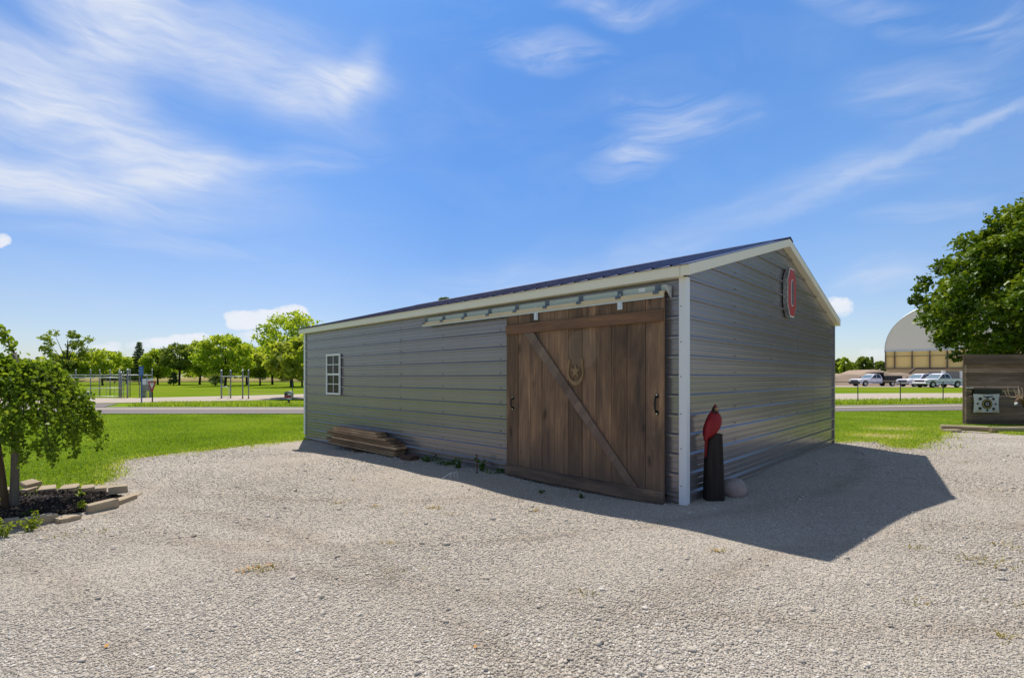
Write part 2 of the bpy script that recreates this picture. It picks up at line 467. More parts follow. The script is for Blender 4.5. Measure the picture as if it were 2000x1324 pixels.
# ------------------------------------------------------------------ daylight
AZ, EL = R(-19.0), R(58.5)                       # sun: 19 degrees left of the view axis, high
sun = bpy.data.lights.new('sun', 'SUN'); sun.energy = 5.0; sun.angle = R(.53); sun.color = (1.0, .945, .88)
suno = bpy.data.objects.new('sun', sun); COL.objects.link(suno)
sd = Vector((math.sin(AZ) * math.cos(EL), math.cos(AZ) * math.cos(EL), math.sin(EL)))
suno.rotation_euler = sd.to_track_quat('Z', 'Y').to_euler()
suno.location = (0, 0, 30)

def build_world():
    w = bpy.data.worlds.new('World'); SC.world = w; w.use_nodes = True
    g = NT.__new__(NT); g.t = w.node_tree; g.t.nodes.clear()
    out = g.t.nodes.new('ShaderNodeOutputWorld')
    sky = g.n('TexSky', sky_type='NISHITA', sun_disc=False, sun_elevation=EL, sun_rotation=AZ, altitude=200.0, air_density=1.0, dust_density=.6, ozone_density=2.2)
    tc = g.n('TexCoord')
    d = g.n('SeparateXYZ', i_0=tc.outputs['Generated'])
    X, Y, Z = d.outputs
    az = g.math('ARCTAN2', X, Y); el = g.math('ARCSINE', Z)
    # a deeper, cleaner blue than the raw model across the view, pale towards the horizon
    up = g.ramp(g.math('MULTIPLY', el, 1 / 1.2), [(0.0, SKYG[0]), (.10, SKYG[1]), (.30, SKYG[2]), (.55, SKYG[3]), (.80, SKYG[4])])
    base = g.mix(1.0, sky.outputs[0], up, 'MULTIPLY')
    side = g.ramp(g.math('MULTIPLY_ADD', az, .5, .5), [(.30, (1.0, 1.0, 1.0)), (.44, (.80, .90, .97)), (.58, (.88, .96, 1.0)), (.80, (1.22, 1.20, 1.14))])
    base = g.mix(1.0, base, side, 'MULTIPLY')
    # clouds: soft patches laid out over the sky by azimuth and elevation, torn by noise
    p0 = g.n('CombineXYZ', i_X=az, i_Y=el).outputs[0]
    wa = g.n('TexNoise', i_Scale=2.6, i_Detail=3.0, i_Roughness=.55); g.t.links.new(p0, wa.inputs['Vector'])
    warp = g.n('VectorMath', operation='SUBTRACT', i_0=wa.outputs['Color'], i_1=(.5, .5, .5)).outputs[0]
    p = g.n('VectorMath', operation='MULTIPLY_ADD', i_0=warp, i_1=(.16, .13, 0), i_2=p0).outputs[0]
    wa2 = g.n('TexNoise', i_Scale=16.0, i_Detail=4.0, i_Roughness=.6); g.t.links.new(p0, wa2.inputs['Vector'])
    warp2 = g.n('VectorMath', operation='SUBTRACT', i_0=wa2.outputs['Color'], i_1=(.5, .5, .5)).outputs[0]
    pc = g.n('VectorMath', operation='MULTIPLY_ADD', i_0=warp2, i_1=(.055, .040, 0), i_2=p0).outputs[0]
    def ang(px, py):
        return (math.atan((px - CX) / F), math.atan((HY - py) / math.hypot(F, px - CX)))
    def patch(px, py, rx, ry, rot, amp, src, soft):
        c = ang(px, py); r = R(rot)
        a = ang(px + rx * math.cos(r), py - rx * math.sin(r)); b = ang(px + ry * math.sin(r), py + ry * math.cos(r))
        A = ((a[0] - c[0], b[0] - c[0]), (a[1] - c[1], b[1] - c[1]))
        det = A[0][0] * A[1][1] - A[0][1] * A[1][0]
        I = ((A[1][1] / det, -A[0][1] / det), (-A[1][0] / det, A[0][0] / det))
        rel = g.n('VectorMath', operation='SUBTRACT', i_0=src, i_1=(c[0], c[1], 0)).outputs[0]
        u = g.n('VectorMath', operation='DOT_PRODUCT', i_0=rel, i_1=(I[0][0], I[0][1], 0)).outputs['Value']
        v = g.n('VectorMath', operation='DOT_PRODUCT', i_0=rel, i_1=(I[1][0], I[1][1], 0)).outputs['Value']
        q = g.math('ADD', g.math('MULTIPLY', u, u), g.math('MULTIPLY', v, v))
        k = g.math('MULTIPLY', g.math('SUBTRACT', 1.0, q), 1.0, clamp=True)
        return g.math('MULTIPLY', g.math('POWER', k, soft), amp)
    wisps = None
    for (px, py, rx, ry, rot, amp) in WISPS:
        k = patch(px, py, rx * 1.25, ry * 1.35, rot, amp, p, 2.3)
        wisps = k if wisps is None else g.math('ADD', wisps, k)
    st = g.n('Mapping', i_Vector=p, i_Scale=(.8, 3.4, 1.0), i_Rotation=(0, 0, R(12))).outputs[0]
    fib = g.noise(st, 3.6, 5, .52, .5)
    tex = g.ramp(fib, [(.30, .18), (.52, .80), (.72, 1.25)])
    wd = g.math('MULTIPLY', wisps, tex, clamp=True)
    torn = None
    for (px, py, rx, ry, rot, amp) in TORN:
        k = patch(px, py, rx, ry, rot, amp, p, 1.6)
        torn = k if torn is None else g.math('ADD', torn, k)
    st2 = g.n('Mapping', i_Vector=p, i_Scale=(1.0, 4.2, 1.0), i_Rotation=(0, 0, R(-14))).outputs[0]
    td = g.math('MULTIPLY', torn, g.ramp(g.noise(st2, 6.0, 5, .55, .8), [(.34, .0), (.78, .80)]), clamp=True)
    wd = g.math('MAXIMUM', wd, td)
    stk = None
    for (px, py, rx, ry, rot, amp) in STREAK:
        k = patch(px, py, rx, ry, rot, amp, pc, 2.0)
        stk = k if stk is None else g.math('ADD', stk, k)
    wd = g.math('MAXIMUM', wd, g.math('MULTIPLY', stk, g.ramp(fib, [(.28, .55), (.62, 1.1)])))
    cum = None
    for (px, py, rx, ry, rot, amp) in PUFFS:
        k = patch(px, py, rx * 1.15, ry * 1.15, rot, amp * 1.5, pc, .7)
        cum = k if cum is None else g.math('ADD', cum, k)
    cn = g.noise(p0, 26, 5, .6)
    cd = g.math('MULTIPLY', cum, g.ramp(cn, [(.25, .35), (.55, 1.0)]), clamp=True)
    # a general very thin veil so that the blue is never flat
    veil = g.ramp(g.noise(g.n('Mapping', i_Vector=p0, i_Scale=(1.0, 2.6, 1.0), i_Rotation=(0, 0, R(20))).outputs[0], 3.0, 6, .6, .6), [(.48, 0.0), (.80, .12)])
    # broken cloud added outside the view, unseen, to lift and neutralise the shade
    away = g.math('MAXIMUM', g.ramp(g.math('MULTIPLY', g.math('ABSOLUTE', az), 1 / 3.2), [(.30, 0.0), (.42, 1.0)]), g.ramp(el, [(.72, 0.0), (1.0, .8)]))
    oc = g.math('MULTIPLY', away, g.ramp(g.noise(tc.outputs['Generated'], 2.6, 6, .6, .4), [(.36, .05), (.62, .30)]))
    low = g.ramp(el, [(0.0, .0), (.06, 1.0)])
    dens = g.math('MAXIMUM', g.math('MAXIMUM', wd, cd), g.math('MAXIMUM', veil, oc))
    fine = g.noise(g.n('Mapping', i_Vector=p, i_Scale=(1.0, 6.0, 1.0), i_Rotation=(0, 0, R(10))).outputs[0], 15.0, 5, .6, .4)
    dens = g.math('MULTIPLY', g.math('MULTIPLY', dens, g.ramp(fine, [(.30, .72), (.70, 1.12)])), low, clamp=True)
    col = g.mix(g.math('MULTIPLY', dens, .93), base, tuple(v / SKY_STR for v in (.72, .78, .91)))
    col = g.mix(g.math('MULTIPLY', g.math('MULTIPLY', cd, low), .55), col, tuple(v / SKY_STR for v in (.93, .94, .97)))
    bg = g.n('Background', i_Color=col, i_Strength=SKY_STR)
    g.t.links.new(bg.outputs[0], out.inputs['Surface'])
    w.cycles.sampling_method = 'MANUAL'; w.cycles.sample_map_resolution = 512
SKY_STR = .10
SKYG = [(.95, .98, 1.15), (.95, .98, 1.14), (.72, 1.02, 1.36), (.57, 1.0, 1.47), (.72, .68, .60)]  # last stop dims and greys the unseen zenith to neutralise the shade
WISPS = [  # px, py, rx, ry, rotation, density
    (190, 40, 200, 150, -50, .78), (60, 245, 420, 130, -16, 1.05), (40, 60, 260, 130, 0, .22), (380, 60, 300, 120, -15, .20), (330, 300, 330, 75, -22, .55),
    (420, 140, 420, 70, -22, .50), (640, 185, 130, 60, 10, .95), (690, 150, 45, 90, -30, .35), (520, 130, 330, 120, -12, .22),
    (90, 375, 380, 55, -8, 1.1), (320, 345, 170, 45, 14, .65), (520, 325, 120, 26, 0, .35),
    (370, 478, 130, 22, -3, .42), (1060, 92, 95, 26, 0, .30), (1325, 236, 90, 26, -8, .25), (1620, 345, 260, 40, 24, .36), (1350, 465, 320, 50, 20, .32), (1000, 560, 260, 60, 10, .40), (1740, 545, 130, 26, 8, .25)]
TORN = [(1060, 95, 175, 50, 0, 1.0), (1200, 5, 190, 45, 0, .8), (1320, 235, 190, 70, -8, 1.0), (1225, 320, 130, 60, 12, .95), (1270, 290, 120, 50, 40, .5), (1800, 170, 320, 90, 12, .6), (1790, 420, 200, 36, 8, .5), (1740, 545, 170, 45, 8, .8),
    (1690, 15, 460, 60, -6, .6), (1950, 40, 150, 70, 20, .6), (560, 330, 260, 50, 4, .6), (640, 190, 220, 90, 5, .5), (1700, 330, 420, 70, 24, .5), (100, 400, 420, 80, -8, .7), (150, 200, 420, 200, -20, .45), (400, 480, 200, 34, 0, .5)]
STREAK = [(1740, 312, 380, 34, 21.5, .42), (1930, 233, 210, 24, 22, .40), (1560, 392, 260, 40, 20, .30), (1300, 480, 300, 46, 17, .26), (130, 352, 240, 16, 2, .55), (330, 335, 130, 22, 16, .5)]
PUFFS = [(470, 626, 26, 18, 0, 1.0), (515, 624, 50, 20, 0, 1.0), (566, 620, 38, 20, 0, 1.1), (505, 655, 40, 14, 8, .55),
    (345, 668, 46, 15, 8, .95), (385, 662, 22, 12, 5, .8), (210, 680, 34, 16, 5, .85), (290, 675, 30, 12, 0, .5), (5, 468, 24, 14, 0, .9),
    (1645, 603, 26, 17, -10, .95), (1625, 590, 14, 10, 0, .5), (1705, 690, 30, 12, 0, .5), (440, 668, 30, 10, 0, .5)]

# ------------------------------------------------------------------ ground sheets
def axis_steps(segs):
    out = []
    for a, b, n in segs: out += list(np.linspace(a, b, n, endpoint=False))
    return np.array(out + [segs[-1][1]])
gx = axis_steps([(-1500, -300, 8), (-300, -60, 24), (-60, -14, 46), (-14, 16, 120), (16, 60, 44), (60, 300, 24), (300, 1500, 8)])
gy = axis_steps([(-200, -12, 10), (-12, 16, 112), (16, 60, 60), (60, 240, 30), (240, 3000, 16)])
XX, YY = np.meshgrid(gx, gy)
ZZ = gz(XX, YY)
nv = np.stack([XX, YY, ZZ], -1).reshape(-1, 3)
W_, H_ = len(gx), len(gy)
ii, jj = np.meshgrid(np.arange(W_ - 1), np.arange(H_ - 1))
b0 = (jj * W_ + ii).ravel()
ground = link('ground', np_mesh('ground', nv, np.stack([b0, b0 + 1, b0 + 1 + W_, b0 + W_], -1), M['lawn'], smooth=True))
tag(ground, kind='structure')

def inside(poly, x, y):
    c = np.zeros(x.shape, bool); n = len(poly)
    for i in range(n):
        x0, y0 = poly[i]; x1, y1 = poly[(i + 1) % n]
        cond = ((y0 > y) != (y1 > y))
        xi = (x1 - x0) * (y - y0) / ((y1 - y0) if y1 != y0 else 1e-9) + x0
        c ^= cond & (x < xi)
    return c

def wob(x, y, s, a):
    return a * (np.sin(s * x + 1.3) * np.sin(s * 1.17 * y + .4) + .6 * np.sin(2.3 * s * x - 1.9 * s * y) + .4 * np.sin(4.7 * s * x + 3.9 * s * y + 2))

def sheet(name, poly, step, lift, mat, wobble=.06, ws=3.0, kind='structure'):
    """a sheet cut from a grid by a polygon with a wandering edge, lying just above the ground"""
    xs = [p[0] for p in poly]; ys = [p[1] for p in poly]
    ax = np.arange(min(xs) - .3, max(xs) + .3, step); ay = np.arange(min(ys) - .3, max(ys) + .3, step)
    X, Y = np.meshgrid(ax, ay)
    m = inside(poly, X + wob(X, Y, ws, wobble), Y + wob(Y, X, ws * 1.1, wobble))
    w = len(ax); i, j = np.meshgrid(np.arange(w - 1), np.arange(len(ay) - 1))
    keep = m[:-1, :-1] & m[1:, :-1] & m[:-1, 1:] & m[1:, 1:]
    b = (j * w + i)[keep]
    faces = np.stack([b, b + 1, b + 1 + w, b + w], -1)
    used, inv = np.unique(faces, return_inverse=True)
    v = np.stack([X, Y, gz(X, Y) + lift], -1).reshape(-1, 3)[used]
    o = link(name, np_mesh(name, v, inv.reshape(faces.shape), mat, smooth=True))
    return tag(o, kind=kind)

gl_px = [(600, 859), (540, 865), (470, 872), (400, 880), (330, 887), (285, 893), (255, 896), (232, 900), (216, 908), (209, 918), (213, 930), (200, 941), (180, 947), (150, 953), (110, 957), (60, 961), (0, 965)]
gr_px = [(2000, 851), (1925, 844), (1885, 841), (1840, 837), (1833, 850), (1812, 862), (1790, 874), (1768, 876), (1745, 874), (1732, 864), (1690, 862), (1650, 863), (1633, 865)]
GRAVEL_POLY = [tuple(G(*p)[:2]) for p in gl_px] + [(-8.6, 6.2), (-9.5, 3.0), (-9.5, -9), (15.5, -9), (18.5, 6), (18.5, 13.2)] + [tuple(G(*p)[:2]) for p in gr_px] + [(7.6, 11.4), (2.0, 14.0), (-4.6, 13.4)]
sheet('gravel_yard', GRAVEL_POLY, .06, .016, M['gravel'], .07, 4.0)

def strip(name, pts_near, pts_far, lift, mat, n=60):
    """a strip between two polylines (world xy), following the ground"""
    def samp(pts, t):
        pts = np.array(pts, float); s = np.linspace(0, 1, len(pts))
        return np.stack([np.interp(t, s, pts[:, 0]), np.interp(t, s, pts[:, 1])], -1)
    t = np.linspace(0, 1, n); k = 9
    a, b = samp(pts_near, t), samp(pts_far, t)
    rows = np.stack([a + (b - a) * (q / (k - 1)) for q in range(k)], 0)
    v = np.concatenate([rows, gz(rows[..., 0], rows[..., 1])[..., None] + lift], -1).reshape(-1, 3)
    i, j = np.meshgrid(np.arange(n - 1), np.arange(k - 1))
    bb = (j * n + i).ravel()
    o = link(name, np_mesh(name, v, np.stack([bb, bb + 1, bb + 1 + n, bb + n], -1), mat, smooth=True))
    return tag(o, kind='structure')

strip('road', [(-160, 21.6), (160, 21.9)], [(-160, 26.9), (160, 26.0)], .030, M['asphalt'], 200)
strip('road_marking', [(-160, 24.85), (160, 24.50)], [(-160, 25.20), (160, 24.85)], .040, M['line'], 200)
strip('gravel_lane', [(-75, 28.5), (-48, 28.5), (-27, 30.0), (-18.5, 34.2), (-15, 37.5), (-8, 38), (0, 35.5), (12, 32), (24, 31.0), (120, 31.5)],
      [(-75, 36.0), (-48, 36.2), (-29, 38.5), (-22, 45.5), (-14, 54), (-6, 54), (4, 48), (14, 43), (28, 42.0), (120, 43)], .022, M['lane'], 240)
# the paved mouth where the lane meets the road
strip('lane_apron', [(-36, 26.7), (-22.4, 26.8)], [(-36, 31.0), (-24.0, 29.8)], .026, M['asphalt'], 40)
# truck yard in front of the dome
strip('truck_yard', [(34, 70.0), (60, 66.5), (75, 58.5), (120, 58)], [(34, 125), (60, 125), (75, 125), (140, 125)], .022, M['lane'], 80)

crop = MB()
def field(name, x0, x1, y0, y1, h):
    m = MB(); n = 60
    vs = []; fs = []
    for k in range(n + 1):
        x = x0 + (x1 - x0) * k / n
        z0 = gzf(x, y0)
        hh = h + .12 * math.sin(k * 1.7) + .08 * math.sin(k * 4.1)
        vs += [(x, y0 - .5 * math.sin(k * 2.1), z0 - .1), (x, y0 + .6, z0 + hh), (x, y1, z0 + hh + 1.0)]
    for k in range(n):
        for q in range(2):
            a = 3 * k + q
            fs.append((a, a + 3, a + 4, a + 1))
    m.add(vs, fs)
    return tag(m.build(name, M['wheat'], None, True), kind='structure')
field('crop_field', -420, 40, 165, 640, .9)

def dirt_mat():
    g = NT('dry sandy soil'); c = g.coord()
    n = g.noise(c, 14, 6, .7)
    return g.done(g.principled(g.mix(n, (.30, .25, .13), (.46, .39, .24)), .95, 0, g.bump(n, .5, .02), .1))
M['dirt'] = dirt_mat()
dc = [G(1726, 852), G(1748, 838)]
for c_, ra, rb in ((dc[0], .95, .75), (dc[1], .8, .8)):
    sheet('bare_soil', [(c_.x + ra * math.cos(k * .3142), c_.y + rb * math.sin(k * .3142)) for k in range(20)], .05, .010, M['dirt'], .16, 3.5)

# ------------------------------------------------------------------ gravel chips near the camera
def chips(n, rng):
    y = 1.75 * (11.5 / 1.75) ** rng.random(n)
    x = (rng.random(n) * 2 - 1) * (1.12 * y + .15)
    ok = inside(GRAVEL_POLY, x + wob(x, y, 4.0, .07), y + wob(y, x, 4.4, .07))
    # not inside the shed
    lx = (x - SHX) * .7015 + (y - SHY) * .713; ly = -(x - SHX) * .713 + (y - SHY) * .7015
    ok &= ~((lx > -.03) & (ly > -.03))
    ok &= ~inside(BED_POLY, x, y)
    x, y = x[ok], y[ok]; n = len(x)
    s = (.0024 + .0036 * rng.random(n) ** 2.0) * (1 + .22 * np.clip((3.6 - y) / 1.6, 0, 1)) + (rng.random(n) < .0012) * .010
    patch = .5 + .5 * np.sin(x * 1.3 + 1.7 * np.sin(y * .9)) * np.sin(y * 1.1 - .8 * np.sin(x * .7 + 1))
    s *= np.clip(.8 + .06 * y, .9, 1.5) * (.72 + .55 * patch)
    base = np.array([(i, j, k) for k in (-1, 1) for j in (-1, 1) for i in (-1, 1)], float)
    V = base[None] * (1 + .75 * (rng.random((n, 8, 3)) - .5))
    V = V * (s[:, None] * np.stack([.8 + .7 * rng.random(n), .7 + .5 * rng.random(n), .30 + .35 * rng.random(n)], -1))[:, None, :]
    a = rng.random(n) * 6.283; t = (rng.random(n) - .5) * 1.1
    ca, sa, ct, st_ = np.cos(a), np.sin(a), np.cos(t), np.sin(t)
    Yt = V[..., 1] * ct[:, None] - V[..., 2] * st_[:, None]; Zt = V[..., 1] * st_[:, None] + V[..., 2] * ct[:, None]
    Xr = V[..., 0] * ca[:, None] - Yt * sa[:, None]; Yr = V[..., 0] * sa[:, None] + Yt * ca[:, None]
    z = gz(x, y) + .016 + s * .22
    V = np.stack([Xr + x[:, None], Yr + y[:, None], Zt + z[:, None]], -1).reshape(-1, 3)
    q = np.array([(0, 2, 3, 1), (4, 5, 7, 6), (0, 1, 5, 4), (2, 6, 7, 3), (0, 4, 6, 2), (1, 3, 7, 5)])
    Fc = (np.arange(n)[:, None, None] * 8 + q[None]).reshape(-1, 4)
    tone = np.repeat(np.clip(rng.normal(.57, .15, n), 0, 1), 8)
    return link('gravel_chips', np_mesh('gravel_chips', V, Fc, M['stone'], tone))
SHX, SHY = 1.993, 5.62
bed_px = [(-70, 1014), (0, 1022), (60, 1016), (118, 1008), (172, 1002), (205, 992), (236, 985), (240, 975), (205, 967), (120, 965), (40, 968), (-70, 972)]
BED_POLY = [tuple(G(*p)[:2]) for p in bed_px]
tag(chips(300000, np.random.default_rng(3)), kind='stuff')

# ------------------------------------------------------------------ grass blades (lawn edges, near lawn, rough strips)
def blades(name, pts, h, w, rng, mat, tone, lean=.5):
    n = len(pts)
    hh = h * (.55 + .9 * rng.random(n)); a = rng.random(n) * 6.283; l = rng.random(n) * lean
    d = np.stack([np.cos(a), np.sin(a)], -1); s = np.stack([-d[:, 1], d[:, 0]], -1) * (w * (.6 + .8 * rng.random(n)))[:, None]
    z = gz(pts[:, 0], pts[:, 1])
    p0 = np.stack([pts[:, 0] - s[:, 0], pts[:, 1] - s[:, 1], z], -1); p1 = np.stack([pts[:, 0] + s[:, 0], pts[:, 1] + s[:, 1], z], -1)
    mid = np.stack([pts[:, 0] + d[:, 0] * l * hh * .35, pts[:, 1] + d[:, 1] * l * hh * .35, z + hh * .6], -1)
    s3 = np.concatenate([s * .7, np.zeros((n, 1))], -1)
    tip = np.stack([pts[:, 0] + d[:, 0] * l * hh, pts[:, 1] + d[:, 1] * l * hh, z + hh * (1 - .25 * l)], -1)
    V = np.stack([p0, p1, mid + s3, tip, mid - s3], 1).reshape(-1, 3)
    b = np.arange(n)[:, None] * 5
    Fq = np.concatenate([b + np.array([[0, 1, 2, 4]]), b + np.array([[4, 2, 3, 3]])], 0)
    Fq = np.concatenate([b + np.array([[0, 1, 2]]), b + np.array([[0, 2, 4]]), b + np.array([[4, 2, 3]])], 0)
    me = np_mesh(name, V, Fq, mat, np.repeat(np.clip(tone, 0, 1), 5))
    return tag(link(name, me), kind='stuff')

rng = np.random.default_rng(11)
def lawn_pts(n, y0, y1, xl, xr, power=1.0):
    y = y0 + (y1 - y0) * rng.random(n) ** power
    x = (xl + (xr - xl) * rng.random(n)) * y
    return x, y
# left lawn
x, y = lawn_pts(330000, 6.0, 21.4, -1.10, -.40, 1.25)
out = ~inside(GRAVEL_POLY, x + wob(x, y, 4.0, .07), y + wob(y, x, 4.4, .07)) & ~inside(BED_POLY, x, y)
pl = np.stack([x[out], y[out]], -1)
# right patch
x, y = lawn_pts(190000, 9.5, 21.4, .60, 1.06, 1.1)
out = ~inside(GRAVEL_POLY, x + wob(x, y, 4.0, .07), y + wob(y, x, 4.4, .07))
pr = np.stack([x[out], y[out]], -1)
pts = np.concatenate([pl, pr])
patchy = .5 + .5 * np.sin(pts[:, 0] * 1.1 + 2 * np.sin(pts[:, 1] * .35)) * np.sin(pts[:, 1] * .8 + np.sin(pts[:, 0] * .5))
tn = .42 + .20 * (patchy - .5) * 1.5 + rng.normal(0, .19, len(pts))
bare = np.clip(sum(np.exp(-((pts[:, 0] - c_.x) / 1.0) ** 2 - ((pts[:, 1] - c_.y) / .6) ** 2) for c_ in dc), 0, 1)   # thin, sandy spot by the shed's far end
tn += .55 * bare
keep = rng.random(len(pts)) > .9 * bare
pts, tn = pts[keep], tn[keep]
blades('grass_blades', pts, .052, .0052, rng, M['grass'], tn, .9)
# taller, yellower fringe along the gravel edge
edge = []
for pxs in (gl_px, gr_px):
    e = [G(*p) for p in pxs]
    for a, b in zip(e[:-1], e[1:]):
        L = (b - a).length
        for _ in range(int(L * 520)):
            t = random.random(); q = a.lerp(b, t)
            w_ = .13 + .22 * max(0, math.sin(q.x * 3.1 + q.y * 2.3)); edge.append((q.x + random.gauss(0, w_), q.y + random.gauss(0, w_)))
edge = np.array(edge)
lx = (edge[:, 0] - SHX) * .7015 + (edge[:, 1] - SHY) * .713; ly = -(edge[:, 0] - SHX) * .713 + (edge[:, 1] - SHY) * .7015
edge = edge[~((lx > -.05) & (ly > -.05) & (lx < 7.4) & (ly < 10.6))]
blades('edge_grass', edge, .075, .0055, rng, M['grass'], .72 + rng.normal(0, .2, len(edge)), 1.1)
# rough strip beyond the road
x = -45 + 110 * rng.random(60000); y = 27.1 + 3.2 * rng.random(60000) ** 1.1
ok = (x > -21.5)
rs = np.stack([x[ok], y[ok]], -1)
blades('verge_grass', rs, .20, .014, rng, M['grass'], .62 + rng.normal(0, .2, len(rs)), .9)
# dry scraps and seedlings sprinkled over the gravel
scr = []
for (px, py, n, s) in [(505, 1116, 70, .07), (850, 995, 30, .05), (690, 940, 24, .05), (660, 985, 30, .06), (735, 992, 26, .05), (755, 1065, 20, .05), (1045, 1000, 40, .05), (880, 1008, 20, .05),
                       (1145, 1165, 18, .05), (1400, 1080, 30, .04), (1960, 1250, 20, .05), (1935, 1105, 60, .10), (1890, 1095, 40, .08), (1970, 1070, 40, .08), (1800, 1075, 24, .05), (1720, 875, 70, .25),
                       (1735, 880, 40, .10), (1860, 857, 60, .22), (1880, 905, 24, .10), (1790, 1180, 26, .06), (1985, 1185, 30, .08), (770, 1120, 24, .09), (120, 1052, 40, .08), (200, 1040, 16, .08)]:
    c = G(px, py)
    for _ in range(n): scr.append((c.x + random.gauss(0, s), c.y + random.gauss(0, s * .6)))
lv = []
for (px, py, n, s) in [(505, 1116, 9, .05), (490, 1118, 4, .04), (692, 940, 2, .015), (667, 957, 3, .03), (660, 985, 4, .04), (731, 991, 3, .03), (850, 995, 5, .06), (806, 1003, 3, .03), (1045, 1000, 3, .03), (930, 1273, 2, .01), (1400, 1080, 2, .02), (190, 1275, 2, .02), (751, 940, 2, .02)]:
    c = G(px, py)
    for _ in range(n): lv.append((c.x + random.gauss(0, s), c.y + random.gauss(0, s * .8)))
lv = np.array(lv); rl = np.random.default_rng(4)
a = rl.random(len(lv)) * 6.283; q = .008 + .008 * rl.random(len(lv))
zz = gz(lv[:, 0], lv[:, 1]) + .028
ca, sa = np.cos(a), np.sin(a)
V = np.stack([np.stack([lv[:, 0] + (u * ca - v * sa) * q, lv[:, 1] + (u * sa + v * ca) * q, zz + w * q], -1) for u, v, w in ((-1.3, 0, .2), (0, -.7, .55), (1.3, 0, .1), (0, .7, .3))], 1).reshape(-1, 3)
tag(link('fallen_leaves', np_mesh('fallen_leaves', V, np.arange(len(lv))[:, None] * 4 + np.array([[0, 1, 2, 3]]), simple('orange fallen leaves', (.52, .25, .045), .8, 0, .3, 30))), kind='stuff')
scr = np.array(scr)
blades('dry_grass_scraps', scr, .042, .0045, rng, M['dry'], .55 + rng.normal(0, .25, len(scr)), 2.2)
# ================================================================== the shed
L_, W2, EZ, SL = 10.52, 7.35, 2.685, .2746          # side length, gable width, wall top at the side, roof slope
ROT = math.atan2(.713, .7015)
shed = empty('metal_shed', (SHX, SHY, 0), ROT, 'long grey ribbed metal shed with violet blue roof and brown sliding barn door', 'shed')
ShM = Matrix.Translation((SHX, SHY, 0)) @ Matrix.Rotation(ROT, 4, 'Z')

def wl(px, py, x=0.0):
    """(along, z) on the plane local x of the long wall for a photo pixel"""
    b = (px - CX) / F
    ox, oy = SHX + .7015 * x, SHY + .713 * x
    t = (ox - b * oy) / (.713 + .7015 * b)
    return t, CAMZ + (HY - py) / F * (oy + .7015 * t)

def rib_profile(z0, z1):
    """(out, z) pairs of the ribbed sheet from z0 up to z1; major ribs every .2286 with two faint ones between"""
    pts = []
    k0 = int(math.floor((z0 - 1.49) / .2286)) - 1
    z = 1.49 + k0 * .2286
    while z < z1 + .3:
        pts += [(0, z - .022), (.025, z - .017), (.025, z + .008), (0, z + .030)]
        for q in (.0762, .1524):
            pts += [(0, z + q - .013), (.0026, z + q - .006), (.0026, z + q + .006), (0, z + q + .013)]
        z += .2286
    pts = [p for p in pts if z0 < p[1] < z1]
    return [(0, z0)] + pts + [(0, z1)]

def siding(name, axis, a, b, off, sgn, z0, z1, clip=None, lap=None, screws=()):
    """ribbed wall along local axis from a to b, at the plane 'off', facing sgn"""
    m = MB()
    def panel(a, b, extra):
        pr = rib_profile(z0, z1); n = len(pr)
        st = [a + (b - a) * i / 12 for i in range(13)]
        vs = []
        for t in st:
            for o_, z in pr:
                w = off + sgn * (o_ + extra)
                vs.append((w, t, z) if axis == 'y' else (t, w, z))
        fs = [(i * n + k, (i + 1) * n + k, (i + 1) * n + k + 1, i * n + k + 1) for i in range(12) for k in range(n - 1)]
        m.add(vs, fs)
    if lap: panel(a, lap + .04, 0); panel(lap, b, .0018)
    else: panel(a, b, 0)
    for t in screws:
        z = 1.49 - 8 * .2286 + .055
        while z < z1 - .05:
            e = .009; w = off + sgn * .004
            cs = [(w, t, z)] if axis == 'y' else [(t, w, z)]
            c = Vector(cs[0]); nrm = Vector((sgn, 0, 0)) if axis == 'y' else Vector((0, sgn, 0))
            u = Vector((0, 1, 0)) if axis == 'y' else Vector((1, 0, 0))
            ring = [c + u * e * math.cos(k * 1.047) + Vector((0, 0, e * math.sin(k * 1.047))) for k in range(6)]
            m.add(ring + [p + nrm * .006 for p in ring], [(6, 7, 8, 9, 10, 11)] + [(k, (k + 1) % 6, 6 + (k + 1) % 6, 6 + k) for k in range(6)], 1)
            z += .2286
    me = bpy.data.meshes.new(name); me.from_pydata(m.v, [], m.f)
    me.materials.append(M['siding']); me.materials.append(M['screw'])
    me.polygons.foreach_set('material_index', m.m)
    bm = bmesh.new(); bm.from_mesh(me)
    if clip:
        for co, no in clip:
            bmesh.ops.bisect_plane(bm, geom=bm.verts[:] + bm.edges[:] + bm.faces[:], plane_co=co, plane_no=no, clear_outer=True)
    bm.to_mesh(me); bm.free()
    return link(name, me, shed)

scr_y = [1.52 * k + .4 for k in range(0, 7)]
siding('side_wall', 'y', 0, L_, 0, -1, -.28, EZ, None, 5.9, [3.05, 4.55, 5.92, 7.4, 9.9])
rp = [((0, 0, EZ - .01), (-SL, 0, 1)), ((W2, 0, EZ - .01), (SL, 0, 1))]
siding('gable_wall', 'x', 0, W2, 0, -1, -.28, 3.75, rp, 5.63, [1.52, 3.05, 4.6, 6.1])
siding('gable_wall', 'x', 0, W2, L_, 1, -.28, 3.75, rp)
siding('side_wall', 'y', 0, L_, W2, 1, -.28, EZ)

